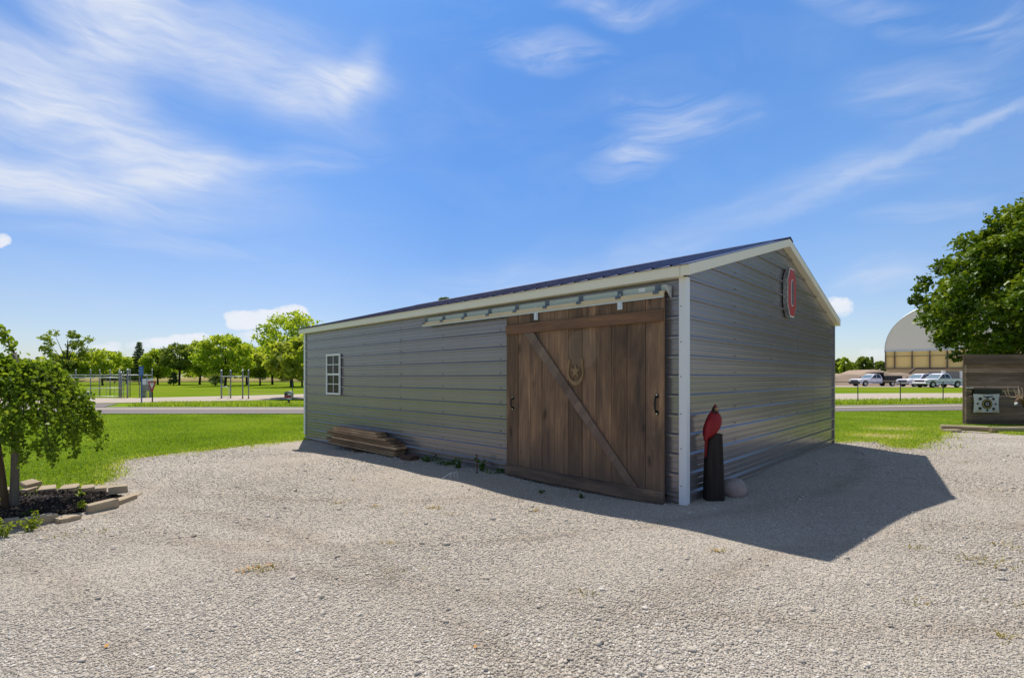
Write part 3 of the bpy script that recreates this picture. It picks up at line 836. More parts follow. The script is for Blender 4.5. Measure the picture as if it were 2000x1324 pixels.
# roof: two ribbed slopes
def slope_sheet(side):
    m = MB(); ys = []; y = -.115
    e = .15
    pr = []
    k = 0; yy = -.112
    while yy < L_ + .11:
        pr += [(yy, 0), (yy + .190, 0), (yy + .203, .019), (yy + .216, .019)]
        yy += .2286
    pr = [p for p in pr if p[0] < L_ + .11] + [(L_ + .112, 0)]
    n = len(pr); vs = []
    for t in (0, 1):
        for (yq, h) in pr:
            for th in (0, -.006):
                x = -e + (W2 / 2 + e) * t
                z = 2.757 + SL * (x + .13) + h + th
                vs.append((x if side < 0 else W2 - x, yq, z))
    fs = []
    for i in range(n - 1):
        a, b, c, d = 2 * i, 2 * i + 2, 2 * n + 2 * i + 2, 2 * n + 2 * i
        fs += [(a, b, c, d), (a + 1, d + 1, c + 1, b + 1), (a, a + 1, b + 1, b)]
    fs += [(0, 2 * n, 2 * n + 1, 1), (2 * n - 2, 2 * n - 1, 4 * n - 1, 4 * n - 2)]
    m.add(vs, fs)
    return m.build('roof', M['roof'], shed)
slope_sheet(-1); slope_sheet(1)
m = MB()
zr = 2.757 + SL * (W2 / 2 + .13)
m.prism([(W2 / 2 - .16, zr - .16 * SL + .022), (W2 / 2, zr + .030), (W2 / 2 + .16, zr - .16 * SL + .022), (W2 / 2 + .16, zr - .16 * SL + .012), (W2 / 2, zr + .018), (W2 / 2 - .16, zr - .16 * SL + .012)], 'y', -.118, L_ + .118)
m.build('ridge_cap', M['roof'], shed)

# trims
def eave(x0, x1):
    m = MB(); a, b = sorted((x0, x1))
    out = x0
    m.prism([(x0, 2.628), (x0, 2.750), (x0 + (.012 if x1 > x0 else -.012), 2.750), (x0 + (.012 if x1 > x0 else -.012), 2.640), (x1, 2.640), (x1, 2.628)], 'y', .004, L_ - .004)
    return m.build('eave_trim', M['trim'], shed)
eave(-.13, -.001); eave(W2 + .13, W2 + .001)
def rake(y0, y1, ym):
    h = .128
    xs = (-.131, W2 / 2)
    for s in (0, 1):
        f = (lambda x: x) if s == 0 else (lambda x: W2 - x)
        m = MB()
        top = [(f(x), 2.753 + SL * (x + .13) - .004) for x in xs]
        low = [(f(x), 2.753 + SL * (x + .13) - h) for x in xs]
        m.prism([low[0], top[0], top[1], low[1]], 'y', y0, y1)
        m.build('rake_trim', M['trim'], shed, bevel=.003)
rake(-.112, -.001, 0); rake(L_ + .001, L_ + .112, 0)
def corner(x, y, sx, sy, mat):
    m = MB(); w = .062; p = .029; t = .003
    m.prism([(x + sx * p, y + sy * p), (x - sx * w, y + sy * p), (x - sx * w, y), (x - sx * w + sx * .004, y + sy * (p - .004)), (x + sx * (p - .004), y + sy * (p - .004)), (x + sx * (p - .004), y - sy * w), (x, y - sy * w), (x + sx * p, y - sy * w)], 'z', -.03, EZ - .055)
    o = m.build('corner_trim', mat, shed, bevel=.0015)
    return o
ct = corner(0, 0, -1, -1, M['white_trim'])
for zz in (.23, .66, 1.06, 1.49, 1.89, 2.30):
    s = MB(); s.tube([(-.029, .035, zz), (-.036, .035, zz)], [.0075, .005], 6); s.build('screw', M['screw'], ct)
corner(0, L_, -1, 1, M['white_trim']); corner(W2, 0, 1, -1, M['siding']); corner(W2, L_, 1, 1, M['siding'])

# small drain stub low by the corner
m = MB(); m.tube([(-.002, .235, .09), (-.05, .235, .085)], .022, 12); m.build('drain_stub', M['black_iron'], shed)

# window (frame > panes)
def window(y0, y1, z0, z1):
    m = MB(); x = -.022; d = -.058; fw = .045
    m.box(d, x, y0, y0 + fw, z0, z1); m.box(d, x, y1 - fw, y1, z0, z1)
    m.box(d, x, y0 + fw, y1 - fw, z1 - fw, z1); m.box(d, x, y0 + fw, y1 - fw, z0, z0 + fw)
    fr = m.build('window', M['vinyl'], shed, bevel=.004)
    zm = (z0 + z1) / 2
    s = MB(); s.box(-.050, -.026, y0 + fw + .001, y1 - fw - .001, zm - .022, zm + .022)
    s.build('meeting_rail', M['vinyl'], fr, bevel=.003)
    for (a, b, dx) in ((z0 + fw, zm - .022, 0), (zm + .022, z1 - fw, -.004)):
        p = MB(); p.box(-.034 + dx, -.030 + dx, y0 + fw + .001, y1 - fw - .001, a + .001, b - .001)
        p.build('pane', M['glass'], fr)
        q = MB(); ym = (y0 + y1) / 2
        q.box(-.041 + dx, -.0345 + dx, ym - .009, ym + .009, a + .001, b - .001)
        zc = (a + b) / 2
        q.box(-.0405 + dx, -.035 + dx, y0 + fw + .001, ym - .0095, zc - .009, zc + .009)
        q.box(-.0405 + dx, -.035 + dx, ym + .0095, y1 - fw - .001, zc - .009, zc + .009)
        q.build('muntin', M['vinyl'], fr)
window(8.44, 9.16, 1.065, 2.045)

# sliding door ------------------------------------------------------
DX = -.075
yR, _ = wl(1297, 780, -.103); yL, _ = wl(989.5, 780, -.103)
m = MB(); cuts = [wl(960 + q / 5, 640, -.103)[0] for q in (155, 262, 378, 495, 618, 750, 885, 1022, 1170, 1325, 1505, 1688)][::-1]
cuts[0], cuts[-1] = yR, yL
edges = cuts
tones = []
rd = random.Random(5)
zt_ = (wl(1296, 577.5, -.103)[1] + wl(990, 616, -.103)[1]) / 2
for i in range(11):
    a, b = edges[i] + .0035, edges[i + 1] - .0035
    off = rd.uniform(0, .006)
    m.box(DX - .026 - off, DX + .004 - off * .5, a, b, -.02 + rd.uniform(-.008, .008), zt_ + rd.uniform(-.008, .008))
    tones += [rd.random()] * 8
door = m.build('sliding_door', M['door_plank'], shed)
at = door.data.attributes.new('tone', 'FLOAT', 'POINT'); at.data.foreach_set('value', tones)
m = MB(); m.box(DX + .006, DX + .010, yR + .01, yL - .01, .0, zt_ - .03); m.build('door_backing', M['black_paint'], door)
XF = DX - .061
za, zb_ = wl(1290, 603.5, XF)[1], wl(1290, 627, XF)[1]; yl2 = wl(987.2, 640, XF)[0]
m = MB(); m.box(XF, DX - .034, yR + .004, yl2, zb_, za); m.build('top_rail', M['door_rail'], door, bevel=.004)
zc_, zd_ = wl(1290, 960, XF)[1], wl(1290, 986.5, XF)[1]
m = MB(); m.box(XF - .002, DX - .034, yR - .004, wl(986, 920, XF)[0], zd_, zc_); m.build('bottom_rail', M['door_rail_low'], door, bevel=.005)
ta, tb_ = wl(1022, 651, XF)[0], wl(1041, 651, XF)[0]; ua, ub = wl(1225, 950, XF)[0], wl(1244, 955, XF)[0]
m = MB(); m.prism([(ta, zb_ - .002), (tb_, zb_ - .002), (ub, zc_ + .002), (ua, zc_ + .002)], 'x', DX - .059, DX - .034)
m.build('brace', M['door_brace'], door, bevel=.003)
for (pxh, p0_, p1_, r) in ((1001, 797, 777, .010), (1282.5, 806, 773, .012)):
    yy, z0 = wl(pxh, p0_, DX - .04); z1 = wl(pxh, p1_, DX - .04)[1]
    m = MB(); X0 = DX - .034
    for zc in (z0, z1):
        m.tube([(X0 + .003, yy, zc), (X0 - .006, yy, zc)], [.027, .024], 10)
    m.tube([(X0 - .004, yy, z0), (X0 - .030, yy + .004, z0 + .03), (X0 - .040, yy + .006, (z0 + z1) / 2), (X0 - .030, yy + .004, z1 - .03), (X0 - .004, yy, z1)], [r, r * .8, r * 1.15, r * .8, r], 8)
    hd = m.build('handle', M['black_iron'], door, True)
    for zc in (z0 - .012, z1 + .012):
        s = MB(); s.tube([(X0 - .004, yy, zc), (X0 - .014, yy, zc)], [.013, .008], 8); s.build('bolt', M['chrome'], door)
for (pxh, p0_, p1_) in ((1047, 625, 607), (1211, 605, 585)):
    X0 = DX - .036; yy, z0 = wl(pxh, p0_, X0); z1 = wl(pxh, p1_, X0)[1]
    m = MB()
    m.box(X0 - .008, X0 + .002, yy - .036, yy + .036, z0, z1)
    m.tube([(X0 - .003, yy + .004, z1 - .005), (X0 - .003, yy - .004, z1 + .06)], .011, 8)
    m.box(X0 - .016, X0 - .008, yy - .018, yy + .018, z0 + .03, z1 - .03)
    m.build('hanger', M['galv_light'], door, bevel=.002)
# horseshoe with star, pale carving on the planks
(ye, ze) = wl(1123.5, 727, DX - .045)
m = MB(); outer = []; inner = []
for k in range(25):
    a = math.pi * (-1.22 + 1.44 * (k / 24) + .0) if False else R(-205 + 230 * k / 24)
    a = R(160 + 220 * k / 24)
    ro, ri = .135, .095 + .02 * abs(math.cos(a))
    outer.append((ye + ro * math.cos(a) * 1.0, ze + .15 * math.sin(a) * 1.18)); inner.append((ye + ri * math.cos(a), ze + .122 * math.sin(a) * 1.0))
outer = [(ye - .125, ze + .19)] + outer + [(ye + .125, ze + .19)]
inner = [(ye - .088, ze + .17)] + inner + [(ye + .088, ze + .17)]
n = len(outer)
vs = [(DX - .047, p[0], p[1]) for p in outer] + [(DX - .047, p[0], p[1]) for p in inner] + [(DX - .030, p[0], p[1]) for p in outer] + [(DX - .030, p[0], p[1]) for p in inner]
fs = []
for k in range(n - 1):
    fs += [(k, k + 1, n + k + 1, n + k), (k, 2 * n + k, 2 * n + k + 1, k + 1), (n + k, n + k + 1, 3 * n + k + 1, 3 * n + k)]
fs += [(0, n, 3 * n, 2 * n), (n - 1, 3 * n - 1, 4 * n - 1, 2 * n - 1)]
m.add(vs, fs); hs = m.build('horseshoe', M['emblem'], door)
m = MB(); star = []
for k in range(10):
    r = .088 if k % 2 == 0 else .036
    a = R(90 + 36 * k); star.append((ye + r * math.cos(a), ze + .015 + r * 1.15 * math.sin(a)))
m.prism(star, 'x', DX - .046, DX - .030)
m.build('star', M['emblem'], door)

# track with brackets ------------------------------------------------
TX = -.125
t0, zt0 = wl(1296, 553, TX); t1 = wl(825, 640, TX)[0]; zb0 = wl(1292, 581, TX)[1]
zm = zb0 + (zt0 - zb0) * .50
m = MB()
m.box(-.070, -.024, t0, t1, zm + .002, zt0 - .006)
tr = m.build('door_track', simple('pale green grey steel strip', (.46, .50, .46), .5, 0, .12, 2), shed, bevel=.002)
m = MB(); m.prism([(TX + .014, zb0 + .014), (TX, zb0 + .018), (TX, zm - .004), (TX + .02, zm), (-.045, zm), (-.045, zm - .010), (TX + .026, zm - .012)], 'y', t0, t1)
m.build('rail', simple('cream painted rail', (.62, .50, .32), .5, 0, .15, 3), tr)
m = MB(); m.prism([(TX + .004, zb0), (TX - .003, zb0 + .004), (TX - .003, zb0 + .0155), (TX + .004, zb0 + .0155)], 'y', t0, t1)
m.build('lower_lip', M['galv_light'], tr)
for pxb in (828, 862, 904, 952, 1005, 1064, 1130, 1207, 1281):
    yy = wl(pxb, 580, TX)[0]
    m = MB(); m.prism([(-.072, zt0 + .002), (-.078, zt0 + .002), (-.082, zm + .014), (TX - .008, zm + .004), (TX - .012, zm - .034), (TX - .006, zm - .034), (TX - .003, zm - .001), (-.074, zm + .010)], 'y', yy - .036, yy + .036)
    m.build('bracket', M['bracket'], tr)
m = MB(); m.prism([(-.026, zb0), (-.026, zt0 - .03), (-.17, zt0 - .03)], 'y', t0 - .05, t0 - .03); m.build('end_plate', M['galv_light'], tr)
yy = wl(1254, 566, -.07)[0]; m = MB(); m.box(-.0745, -.0705, yy - .045, yy + .045, zm + .018, zt0 - .014); m.build('paper_tag', M['white_paint'], tr)

# gable sign: red block letter O in a silver case, hung on the wall ----
sg = empty('wall_sign', ShM @ Vector((3.86, -.022, 2.915)), ROT, 'red block letter O sign with silver edge hung high on the shed gable', 'sign')
def oct(w, h, c):
    return [(-w, -h + c * 1.5), (-w + c, -h), (w - c, -h), (w, -h + c * 1.5), (w, h - c * 1.5), (w - c, h), (-w + c, h), (-w, h - c * 1.5)]
m = MB(); m.prism(oct(.245, .415, .135), 'y', -.066, 0); m.build('letter_case', M['plate'], sg)
m = MB(); m.prism(oct(.241, .411, .133), 'y', -.070, -.067); m.build('white_border', M['white_paint'], sg)
m = MB(); m.prism(oct(.226, .393, .125), 'y', -.074, -.0705); m.build('letter_face', M['sign_red'], sg)
m = MB(); m.prism(oct(.072, .225, .042), 'y', -.078, -.0745); m.build('slot_border', M['white_paint'], sg)
m = MB(); m.prism(oct(.055, .207, .034), 'y', -.082, -.0785); sl = m.build('slot', M['black_paint'], sg)
for k in range(9):
    for s in (-1, 1):
        zc = -.16 + .04 * k; m = MB()
        m.prism([(s * .055, zc - .011), (s * .036, zc), (s * .055, zc + .011)], 'y', -.085, -.0825); m.build('bulb_tooth', M['white_paint'], sl)


# ================================================================== lumber pile along the side wall
def lw(x, y, z): return ShM @ Vector((x, y, z))
def gl(x, y):
    w = lw(x, y, 0); return gzf(w.x, w.y)
rd = random.Random(21)
lum = []
ORD = ['lowest', 'second lowest', 'third lowest', 'fourth lowest', 'fifth lowest', 'sixth lowest', 'seventh lowest', 'eighth lowest', 'ninth lowest', 'topmost']
def board(y0, y1, x0, x1, z0, z1, label, tone, yaw=0):
    cy, cx = (y0 + y1) / 2, (x0 + x1) / 2
    m = MB(); m.box(x0 - cx, x1 - cx, y0 - cy, y1 - cy, 0, z1 - z0)
    w = lw(cx, cy, z0)
    o = m.build('lumber_board', M['lumber'], None, bevel=.003)
    at = o.data.attributes.new('tone', 'FLOAT', 'POINT'); at.data.foreach_set('value', [tone] * len(o.data.vertices))
    o.location = w; o.rotation_euler = (0, 0, ROT + yaw)
    return tag(o, label, 'board', 'boards of the lumber pile by the shed')
zb = gl(-.3, 6.3) - .015
for s_, yy in enumerate((5.35, 6.3, 7.3)):
    m = MB(); w = lw(-.18, yy, gl(-.18, yy) + .0)
    m.box(-.14, .14, -.045, .045, -.02, .05)
    o = m.build('pile_bearer', M['lumber'], None, bevel=.004); o.location = w; o.rotation_euler = (0, 0, ROT)
    at = o.data.attributes.new('tone', 'FLOAT', 'POINT'); at.data.foreach_set('value', [.2] * len(o.data.vertices))
    tag(o, ['short timber bearer under the near end of the lumber pile', 'short timber bearer under the middle of the lumber pile', 'short timber bearer under the far end of the lumber pile'][s_], 'bearer', 'bearers under the lumber pile')
zc = zb + .062
XO = -.31
yn = wl(771, 885, XO)[0]; yf = wl(641, 860, XO)[0]
rows = [  # y0 (near end), y1 (far end), thickness
    (yn, yf + .05, .040), (yn - .02, yf - .05, .036), (yn + .01, yf + .08, .040), (yn - .01, yf, .040), (yn + .02, yf + .10, .036), (yn + .12, yf + .14, .042), (wl(757, 860, XO)[0], yf + .05, .040), (wl(735, 850, XO)[0], yf - .02, .042), (wl(730, 845, XO)[0], yf - .35, .036)]
for i, (y0, y1, th) in enumerate(rows):
    wide = .26 if i < 6 else .235
    xa = XO
    lo = ORD[i] if i < 8 else 'topmost'
    j = rd.uniform(-.018, .018)
    board(y0 + rd.uniform(-.05, .06), y1 + rd.uniform(-.22, .10), xa + j, xa + wide + j, zc, zc + th, '%s board of the lumber pile' % lo, rd.random(), rd.uniform(-.016, .016))
    zc += th + .006
# small dark block past the pile's end
m = MB(); m.box(-.10, .10, -.15, .15, -.02, .085)
o = m.build('brick_block', M['brick'], None, bevel=.008); o.location = lw(-.22, wl(800, 897, -.22)[0], gl(-.22, 4.6)); o.rotation_euler = (0, 0, ROT + .1)
tag(o, 'dark brown block on the gravel past the end of the lumber pile', 'block')
# rusty stake
a = G(932, 927); ga = gzf(a.x, a.y)
m = MB(); m.tube([(0, 0, -.1), (-.008, .006, .32)], .011, 6); m.tube([(-.008, .006, .305), (-.009, .006, .322)], .014, 6)
o = m.build('metal_stake', M['rust'], None); o.location = (a.x, a.y, ga)
tag(o, 'thin rusty steel stake standing in weeds beside the barn door', 'stake')
# bent wire staple on the gravel
a = G(880, 938)
m = MB(); m.tube([(-.16, .05, .0), (.0, .0, .11), (.10, -.04, .135), (.11, -.04, -.01)], .0035, 5)
m.tube([(.0, .0, .11), (.01, .01, -.01)], .0035, 5); m.tube([(.055, -.022, .123), (.06, -.02, .02)], .003, 5)
o = m.build('bent_wire', M['galv_light'], None); o.location = a
tag(o, 'thin bent wire lying on the shaded gravel before the shed', 'wire')

# ================================================================== weeds along the wall
def leaf_cluster(name, c, n, spread, h, size, mat, seed, label, cat='weed', group=None, stems=6):
    r = np.random.default_rng(seed)
    g_ = gzf(c[0], c[1]) + .01
    root = empty(name, (c[0], c[1], g_), 0, label, cat, group)
    m = MB(); tips = []
    for k in range(stems):
        a = r.random() * 6.28; l = spread * (.2 + .8 * r.random()); hh = h * (.5 + .6 * r.random())
        t = Vector((math.cos(a) * l, math.sin(a) * l, hh)); tips.append(t)
        m.tube([(t.x * .2, t.y * .2, -.02), (t.x * .5, t.y * .5, hh * .6), t], [.0035, .003, .0015], 4)
    m.build('stem', mat, root)
    k = r.integers(0, stems, n); f = .25 + .8 * r.random(n)
    T = np.array([tuple(tips[i]) for i in k]); C = T * f[:, None] * np.array([1, 1, 1]) + r.normal(0, spread * .16, (n, 3)); C[:, 2] = np.abs(C[:, 2])
    V, Fc, tone = leaf_quads(C, size, r, .5)
    me = np_mesh('leaves', V, Fc, mat, tone)
    if not len(mat.name): pass
    link('leaves', me, root)
    return root

def leaf_quads(C, size, r, upbias=.3, tone=None, aspect=.6):
    n = len(C)
    nrm = r.normal(0, 1, (n, 3)); nrm[:, 2] += upbias * 1.5
    nrm /= np.linalg.norm(nrm, axis=1)[:, None]
    t = r.normal(0, 1, (n, 3)); a = np.cross(nrm, t); a /= np.linalg.norm(a, axis=1)[:, None] + 1e-9
    b = np.cross(nrm, a)
    s = (size * (.6 + .8 * r.random(n)))[:, None]
    V = np.stack([C - a * s, C + b * s * aspect + nrm * s * .18, C + a * s, C - b * s * aspect + nrm * s * .18], 1).reshape(-1, 3)
    Fc = np.arange(n)[:, None] * 4 + np.array([[0, 1, 2, 3]])
    if tone is None: tone = r.normal(.45, .2, n)
    return V, Fc, np.repeat(np.clip(tone, 0, 1), 4)

for i, (t, n, sp, h, lab) in enumerate([(wl(838, 905, -.12)[0], 110, .18, .08, 'low green weeds against the siding next to the dark block'), (wl(868, 912, -.12)[0], 110, .18, .07, 'low trailing weeds against the siding between block and stake'),
        (wl(897, 915, -.12)[0], 130, .13, .13, 'bushy green weed clump against the siding left of the stake'), (wl(943, 925, -.12)[0], 150, .11, .19, 'tallest dark green weed right of the rusty stake'), (wl(970, 935, -.12)[0], 60, .14, .06, 'flat weeds at the left foot of the barn door')]):
    c = lw(-.13, t, 0); leaf_cluster('weed', (c.x, c.y), n, sp, h, .022, M['weed'], 40 + i, lab, 'weed', 'weeds along the shed wall')
for i, (px, py, lab) in enumerate([(1057, 965, 'small grass tuft in the shade before the left half of the barn door'), (1137, 975, 'bright small grass tuft in the shade before the barn door')]):
    c = G(px, py); leaf_cluster('weed', (c.x, c.y), 36, .05, .06, .016, M['weed'], 60 + i, lab, 'weed', 'tufts in the shaded gravel')

# ================================================================== carved cardinal on its post, boulder
pc = G(1394, 978); PD = pc.y
post_z = gzf(pc.x, pc.y)
def pm(cx_, cy_):   # crop pixels of the carving -> local metres around the post's foot
    k = PD / F / 5.753
    return ((cx_ - 362) * k, (1206 - cy_) * k)
rows = [(1212, 258, 467), (1000, 263, 460), (750, 270, 452), (600, 285, 447), (520, 297, 444), (462, 345, 443), (450, 382, 442)]
m = MB(); rings = []
for cy_, xl, xr in rows:
    (a, z), (b, _) = pm(xl, cy_), pm(xr, cy_)
    w = (b - a) / 2; c = (a + b) / 2; dp = .085 - .02 * z
    rings.append([(c - w, -dp * .7, z), (c - w * .7, -dp, z), (c + w * .75, -dp, z), (c + w, -dp * .7, z), (c + w, dp * .7, z), (c + w * .75, dp, z), (c - w * .7, dp, z), (c - w, dp * .7, z)])
rings[0] = [(x, y, -.05) for x, y, z in rings[0]]
vs = [v for r in rings for v in r]; fs = [(i * 8 + k, i * 8 + (k + 1) % 8, (i + 1) * 8 + (k + 1) % 8, (i + 1) * 8 + k) for i in range(len(rings) - 1) for k in range(8)]
fs += [tuple(range((len(rings) - 1) * 8, len(rings) * 8))]
m.add(vs, fs)
o = m.build('wooden_post', M['post_wood'], None, bevel=.004); o.location = (pc.x, pc.y, post_z)
tag(o, 'dark tapered wooden post by the shed corner carrying the red bird', 'post')

bird = empty('carved_bird', (pc.x, pc.y, post_z), 0, 'red carved wooden cardinal with black face perched on the dark post', 'bird carving')
def loft(rows, depth, yoff, name, mat, n=14):
    m = MB(); rings = []
    for cy_, xl, xr in rows:
        (a, z), (b, _) = pm(xl, cy_), pm(xr, cy_)
        w = max((b - a) / 2, .001); c = (a + b) / 2; dd = depth(w)
        rings.append([(c + w * math.cos(6.2832 * k / n), yoff + dd * math.sin(6.2832 * k / n), z) for k in range(n)])
    vs = [v for r in rings for v in r]
    fs = [(i * n + k, i * n + (k + 1) % n, (i + 1) * n + (k + 1) % n, (i + 1) * n + k) for i in range(len(rings) - 1) for k in range(n)]
    fs += [tuple(range(n))[::-1], tuple(range((len(rings) - 1) * n, len(rings) * n))]
    m.add(vs, fs)
    return m.build(name, mat, bird, True)
loft([(505, 290, 312), (490, 240, 325), (470, 234, 352), (445, 231, 378), (420, 231, 400), (385, 234, 425), (350, 245, 437), (320, 256, 443), (285, 271, 443), (255, 285, 436), (235, 296, 427), (218, 310, 412), (205, 320, 403), (180, 332, 398), (160, 340, 393), (140, 351, 386), (128, 360, 380), (117, 368, 373)],
     lambda w: min(.062, w * .62 + .006), -.02, 'body', M['red_paint'])
loft([(524, 229, 245), (505, 228, 268), (480, 229, 285), (440, 231, 300), (400, 234, 310), (350, 247, 318), (310, 262, 312), (290, 272, 300)], lambda w: w * .45 + .012, -.055, 'wing', M['red_paint'])
loft([(722, 268, 275), (690, 252, 284), (640, 253, 288), (580, 255, 294), (520, 257, 300), (480, 262, 306)], lambda w: .014, -.01, 'tail', M['red_paint'])
loft([(216, 331, 395), (205, 328, 401), (190, 330, 401), (170, 334, 398), (155, 341, 390), (148, 348, 384)], lambda w: min(.050, w * .66 + .016), -.034, 'face_mask', M['black_paint'])
m = MB(); (bx, bz) = pm(362, 172)
m.tube([(bx, -.070, bz + .003), (bx - .002, -.094, bz), (bx - .004, -.122, bz - .007)], [.024, .019, .002], 10)
m.build('beak', M['beak'], bird, True)
m = MB()
for s in (-1, 1): m.tube([(bx + .012 + s * .018, -.02, pm(0, 455)[1]), (bx + .014 + s * .018, -.045, pm(0, 452)[1])], [.010, .006], 6)
m.build('claw', M['beak'], bird, True)

def rock(name, c, r, seed, mat, squash=(1, .9, .85), sub=4, amp=.1):
    bm = bmesh.new(); bmesh.ops.create_icosphere(bm, subdivisions=sub, radius=1)
    rr = random.Random(seed); ph = [(rr.uniform(1, 2.6), rr.uniform(0, 6), Vector((rr.gauss(0, 1), rr.gauss(0, 1), rr.gauss(0, 1))).normalized()) for _ in range(9)]
    for v in bm.verts:
        k = 1 + sum(amp / (i * .5 + 1) * math.sin(f * 2 * v.co.dot(d) + p) for i, (f, p, d) in enumerate(ph))
        v.co = Vector((v.co.x * squash[0], v.co.y * squash[1], v.co.z * squash[2])) * k * r
    me = bpy.data.meshes.new(name); bm.to_mesh(me); bm.free(); me.materials.append(mat)
    me.polygons.foreach_set('use_smooth', [True] * len(me.polygons))
    o = link(name, me); o.location = c
    return o
bc = G(1439, 974)
o = rock('boulder', (bc.x, bc.y + .10, gzf(bc.x, bc.y) + .100), .156, 4, M['boulder'], (1.02, .9, .86), 4, .05)
tag(o, 'round pinkish granite boulder on the gravel beside the dark post', 'boulder')
# ================================================================== planting bed on the left
rng = np.random.default_rng(5)
bp = np.array(BED_POLY)
x = rng.uniform(bp[:, 0].min(), bp[:, 0].max(), 9000); y = rng.uniform(bp[:, 1].min(), bp[:, 1].max(), 9000)
ok = inside(BED_POLY, x, y); x, y = x[ok], y[ok]
n = len(x)
C = np.stack([x, y, gz(x, y) + .035 + .02 * rng.random(n)], -1)
V, Fc, tone = leaf_quads(C, .026, rng, 1.2, np.clip(rng.normal(.35, .25, n), 0, 1), .35)
bx = np.array([[p[0], p[1], gzf(*p) + .034] for p in BED_POLY])
me = bpy.data.meshes.new('mulch')
me.from_pydata([tuple(v) for v in np.concatenate([V, bx])], [], [tuple(f) for f in Fc] + [tuple(range(len(V), len(V) + len(bx)))])
me.materials.append(M['mulch'])
at = me.attributes.new('tone', 'FLOAT', 'POINT'); at.data.foreach_set('value', np.concatenate([tone, np.zeros(len(bx))]).astype(np.float32))
tag(link('mulch', me), kind='stuff')

def paver(a, b, depth, h, z, label, tilt=0.0, roll=0.0, name='edging_block'):
    """block whose camera-facing bottom edge runs between photo ground points a and b"""
    A, B = G(*a), G(*b)
    d = (B - A); d.z = 0; L = d.length; ang = math.atan2(d.y, d.x)
    m = MB(); k = .012
    m.prism([(-L / 2, 0), (L / 2, 0), (L / 2 - .02, depth), (-L / 2 + .02, depth)], 'z', 0, h)
    o = m.build(name, M['paver'], None, bevel=.006, seg=2)
    r = random.Random(label)
    bm = bmesh.new(); bm.from_mesh(o.data)
    bmesh.ops.subdivide_edges(bm, edges=bm.edges, cuts=2)
    for v in bm.verts: v.co += Vector((r.gauss(0, .0022), r.gauss(0, .0022), r.gauss(0, .0022)))
    bm.to_mesh(o.data); bm.free()
    c = (A + B) / 2
    o.location = (c.x, c.y, gzf(c.x, c.y) + z); o.rotation_euler = (tilt, roll, ang)
    return tag(o, label, 'edging block', 'stone edging of the planting bed')
paver((-80, 1044), (-2, 1040), .13, .135, -.03, 'edging block at the left border of the photo, front row of the bed')
paver((-2, 1038), (38, 1033), .13, .135, -.03, 'upright front edging block below the tree trunk')
paver((40, 1036), (114, 1021), .13, .125, -.02, 'long front edging block behind the green weed clump')
paver((116, 1026), (160, 1016), .13, .075, -.012, 'low pale front edging block right of the weed clump')
paver((162, 1017), (226, 1003), .12, .035, -.018, 'flat base block sunk in the gravel under the tilted block')
paver((174, 1006), (234, 993), .12, .105, .01, 'tall tan block leaning on the front edge at the right end of the bed', 0, R(-3))
paver((233, 989), (269, 975), .14, .075, -.01, 'shaded base block beneath the topmost corner block')
paver((262, 977), (279, 964), .14, .05, -.02, 'thin outermost edging slab half buried at the right tip of the bed')
paver((211, 977), (250, 972), .15, .095, .066, 'topmost tan block standing on the right corner of the bed')
for i, (a, b, dp, z, tl, lab) in enumerate([((183, 966), (208, 963), .17, .03, R(4), 'flat tan paver behind the topmost corner block'), ((156, 966), (186, 962), .2, .03, R(5), 'second flat paver from the corner along the back of the bed'),
        ((113, 966), (153, 962), .22, .03, R(5), 'third flat paver along the back of the bed'), ((72, 968), (110, 964), .24, .03, R(4), 'large flat paver at the back beside the tilted one'),
        ((36, 968), (54, 968), .2, .03, R(3), 'flat paver just right of the tree trunk'), ((-20, 970), (18, 968), .2, .03, R(3), 'flat paver behind the tree trunk')]):
    paver(a, b, dp, .05, z, lab, tl)
paver((50, 965), (82, 959), .16, .06, .075, 'tilted paver resting raised on the back edging', R(14), R(-5))

leaf_cluster('weed', tuple(G(58, 1040)[:2]), 130, .11, .17, .017, M['tree_leaf_pale'], 71, 'pale green bushy weed clump against the front edging blocks', 'weed', 'weeds by the planting bed', 10)
leaf_cluster('weed', tuple(G(6, 1052)[:2]), 110, .10, .18, .017, M['tree_leaf_pale'], 72, 'green weed clump at the left border of the photo', 'weed', 'weeds by the planting bed', 8)
leaf_cluster('weed', tuple(G(158, 975)[:2]), 40, .07, .13, .030, M['tree_leaf_pale'], 73, 'yellow green seedling at the back of the mulch', 'weed', 'weeds by the planting bed', 4)
leaf_cluster('weed', tuple(G(160, 1000)[:2]), 40, .06, .12, .020, M['tree_leaf_pale'], 74, 'small yellow seedling in the mulch by the tall tan block', 'weed', 'weeds by the planting bed', 4)
leaf_cluster('weed', tuple(G(55, 1012)[:2]), 26, .05, .07, .022, M['weed'], 75, 'small dark green sprout in the mulch behind the front blocks', 'weed', 'weeds by the planting bed', 4)

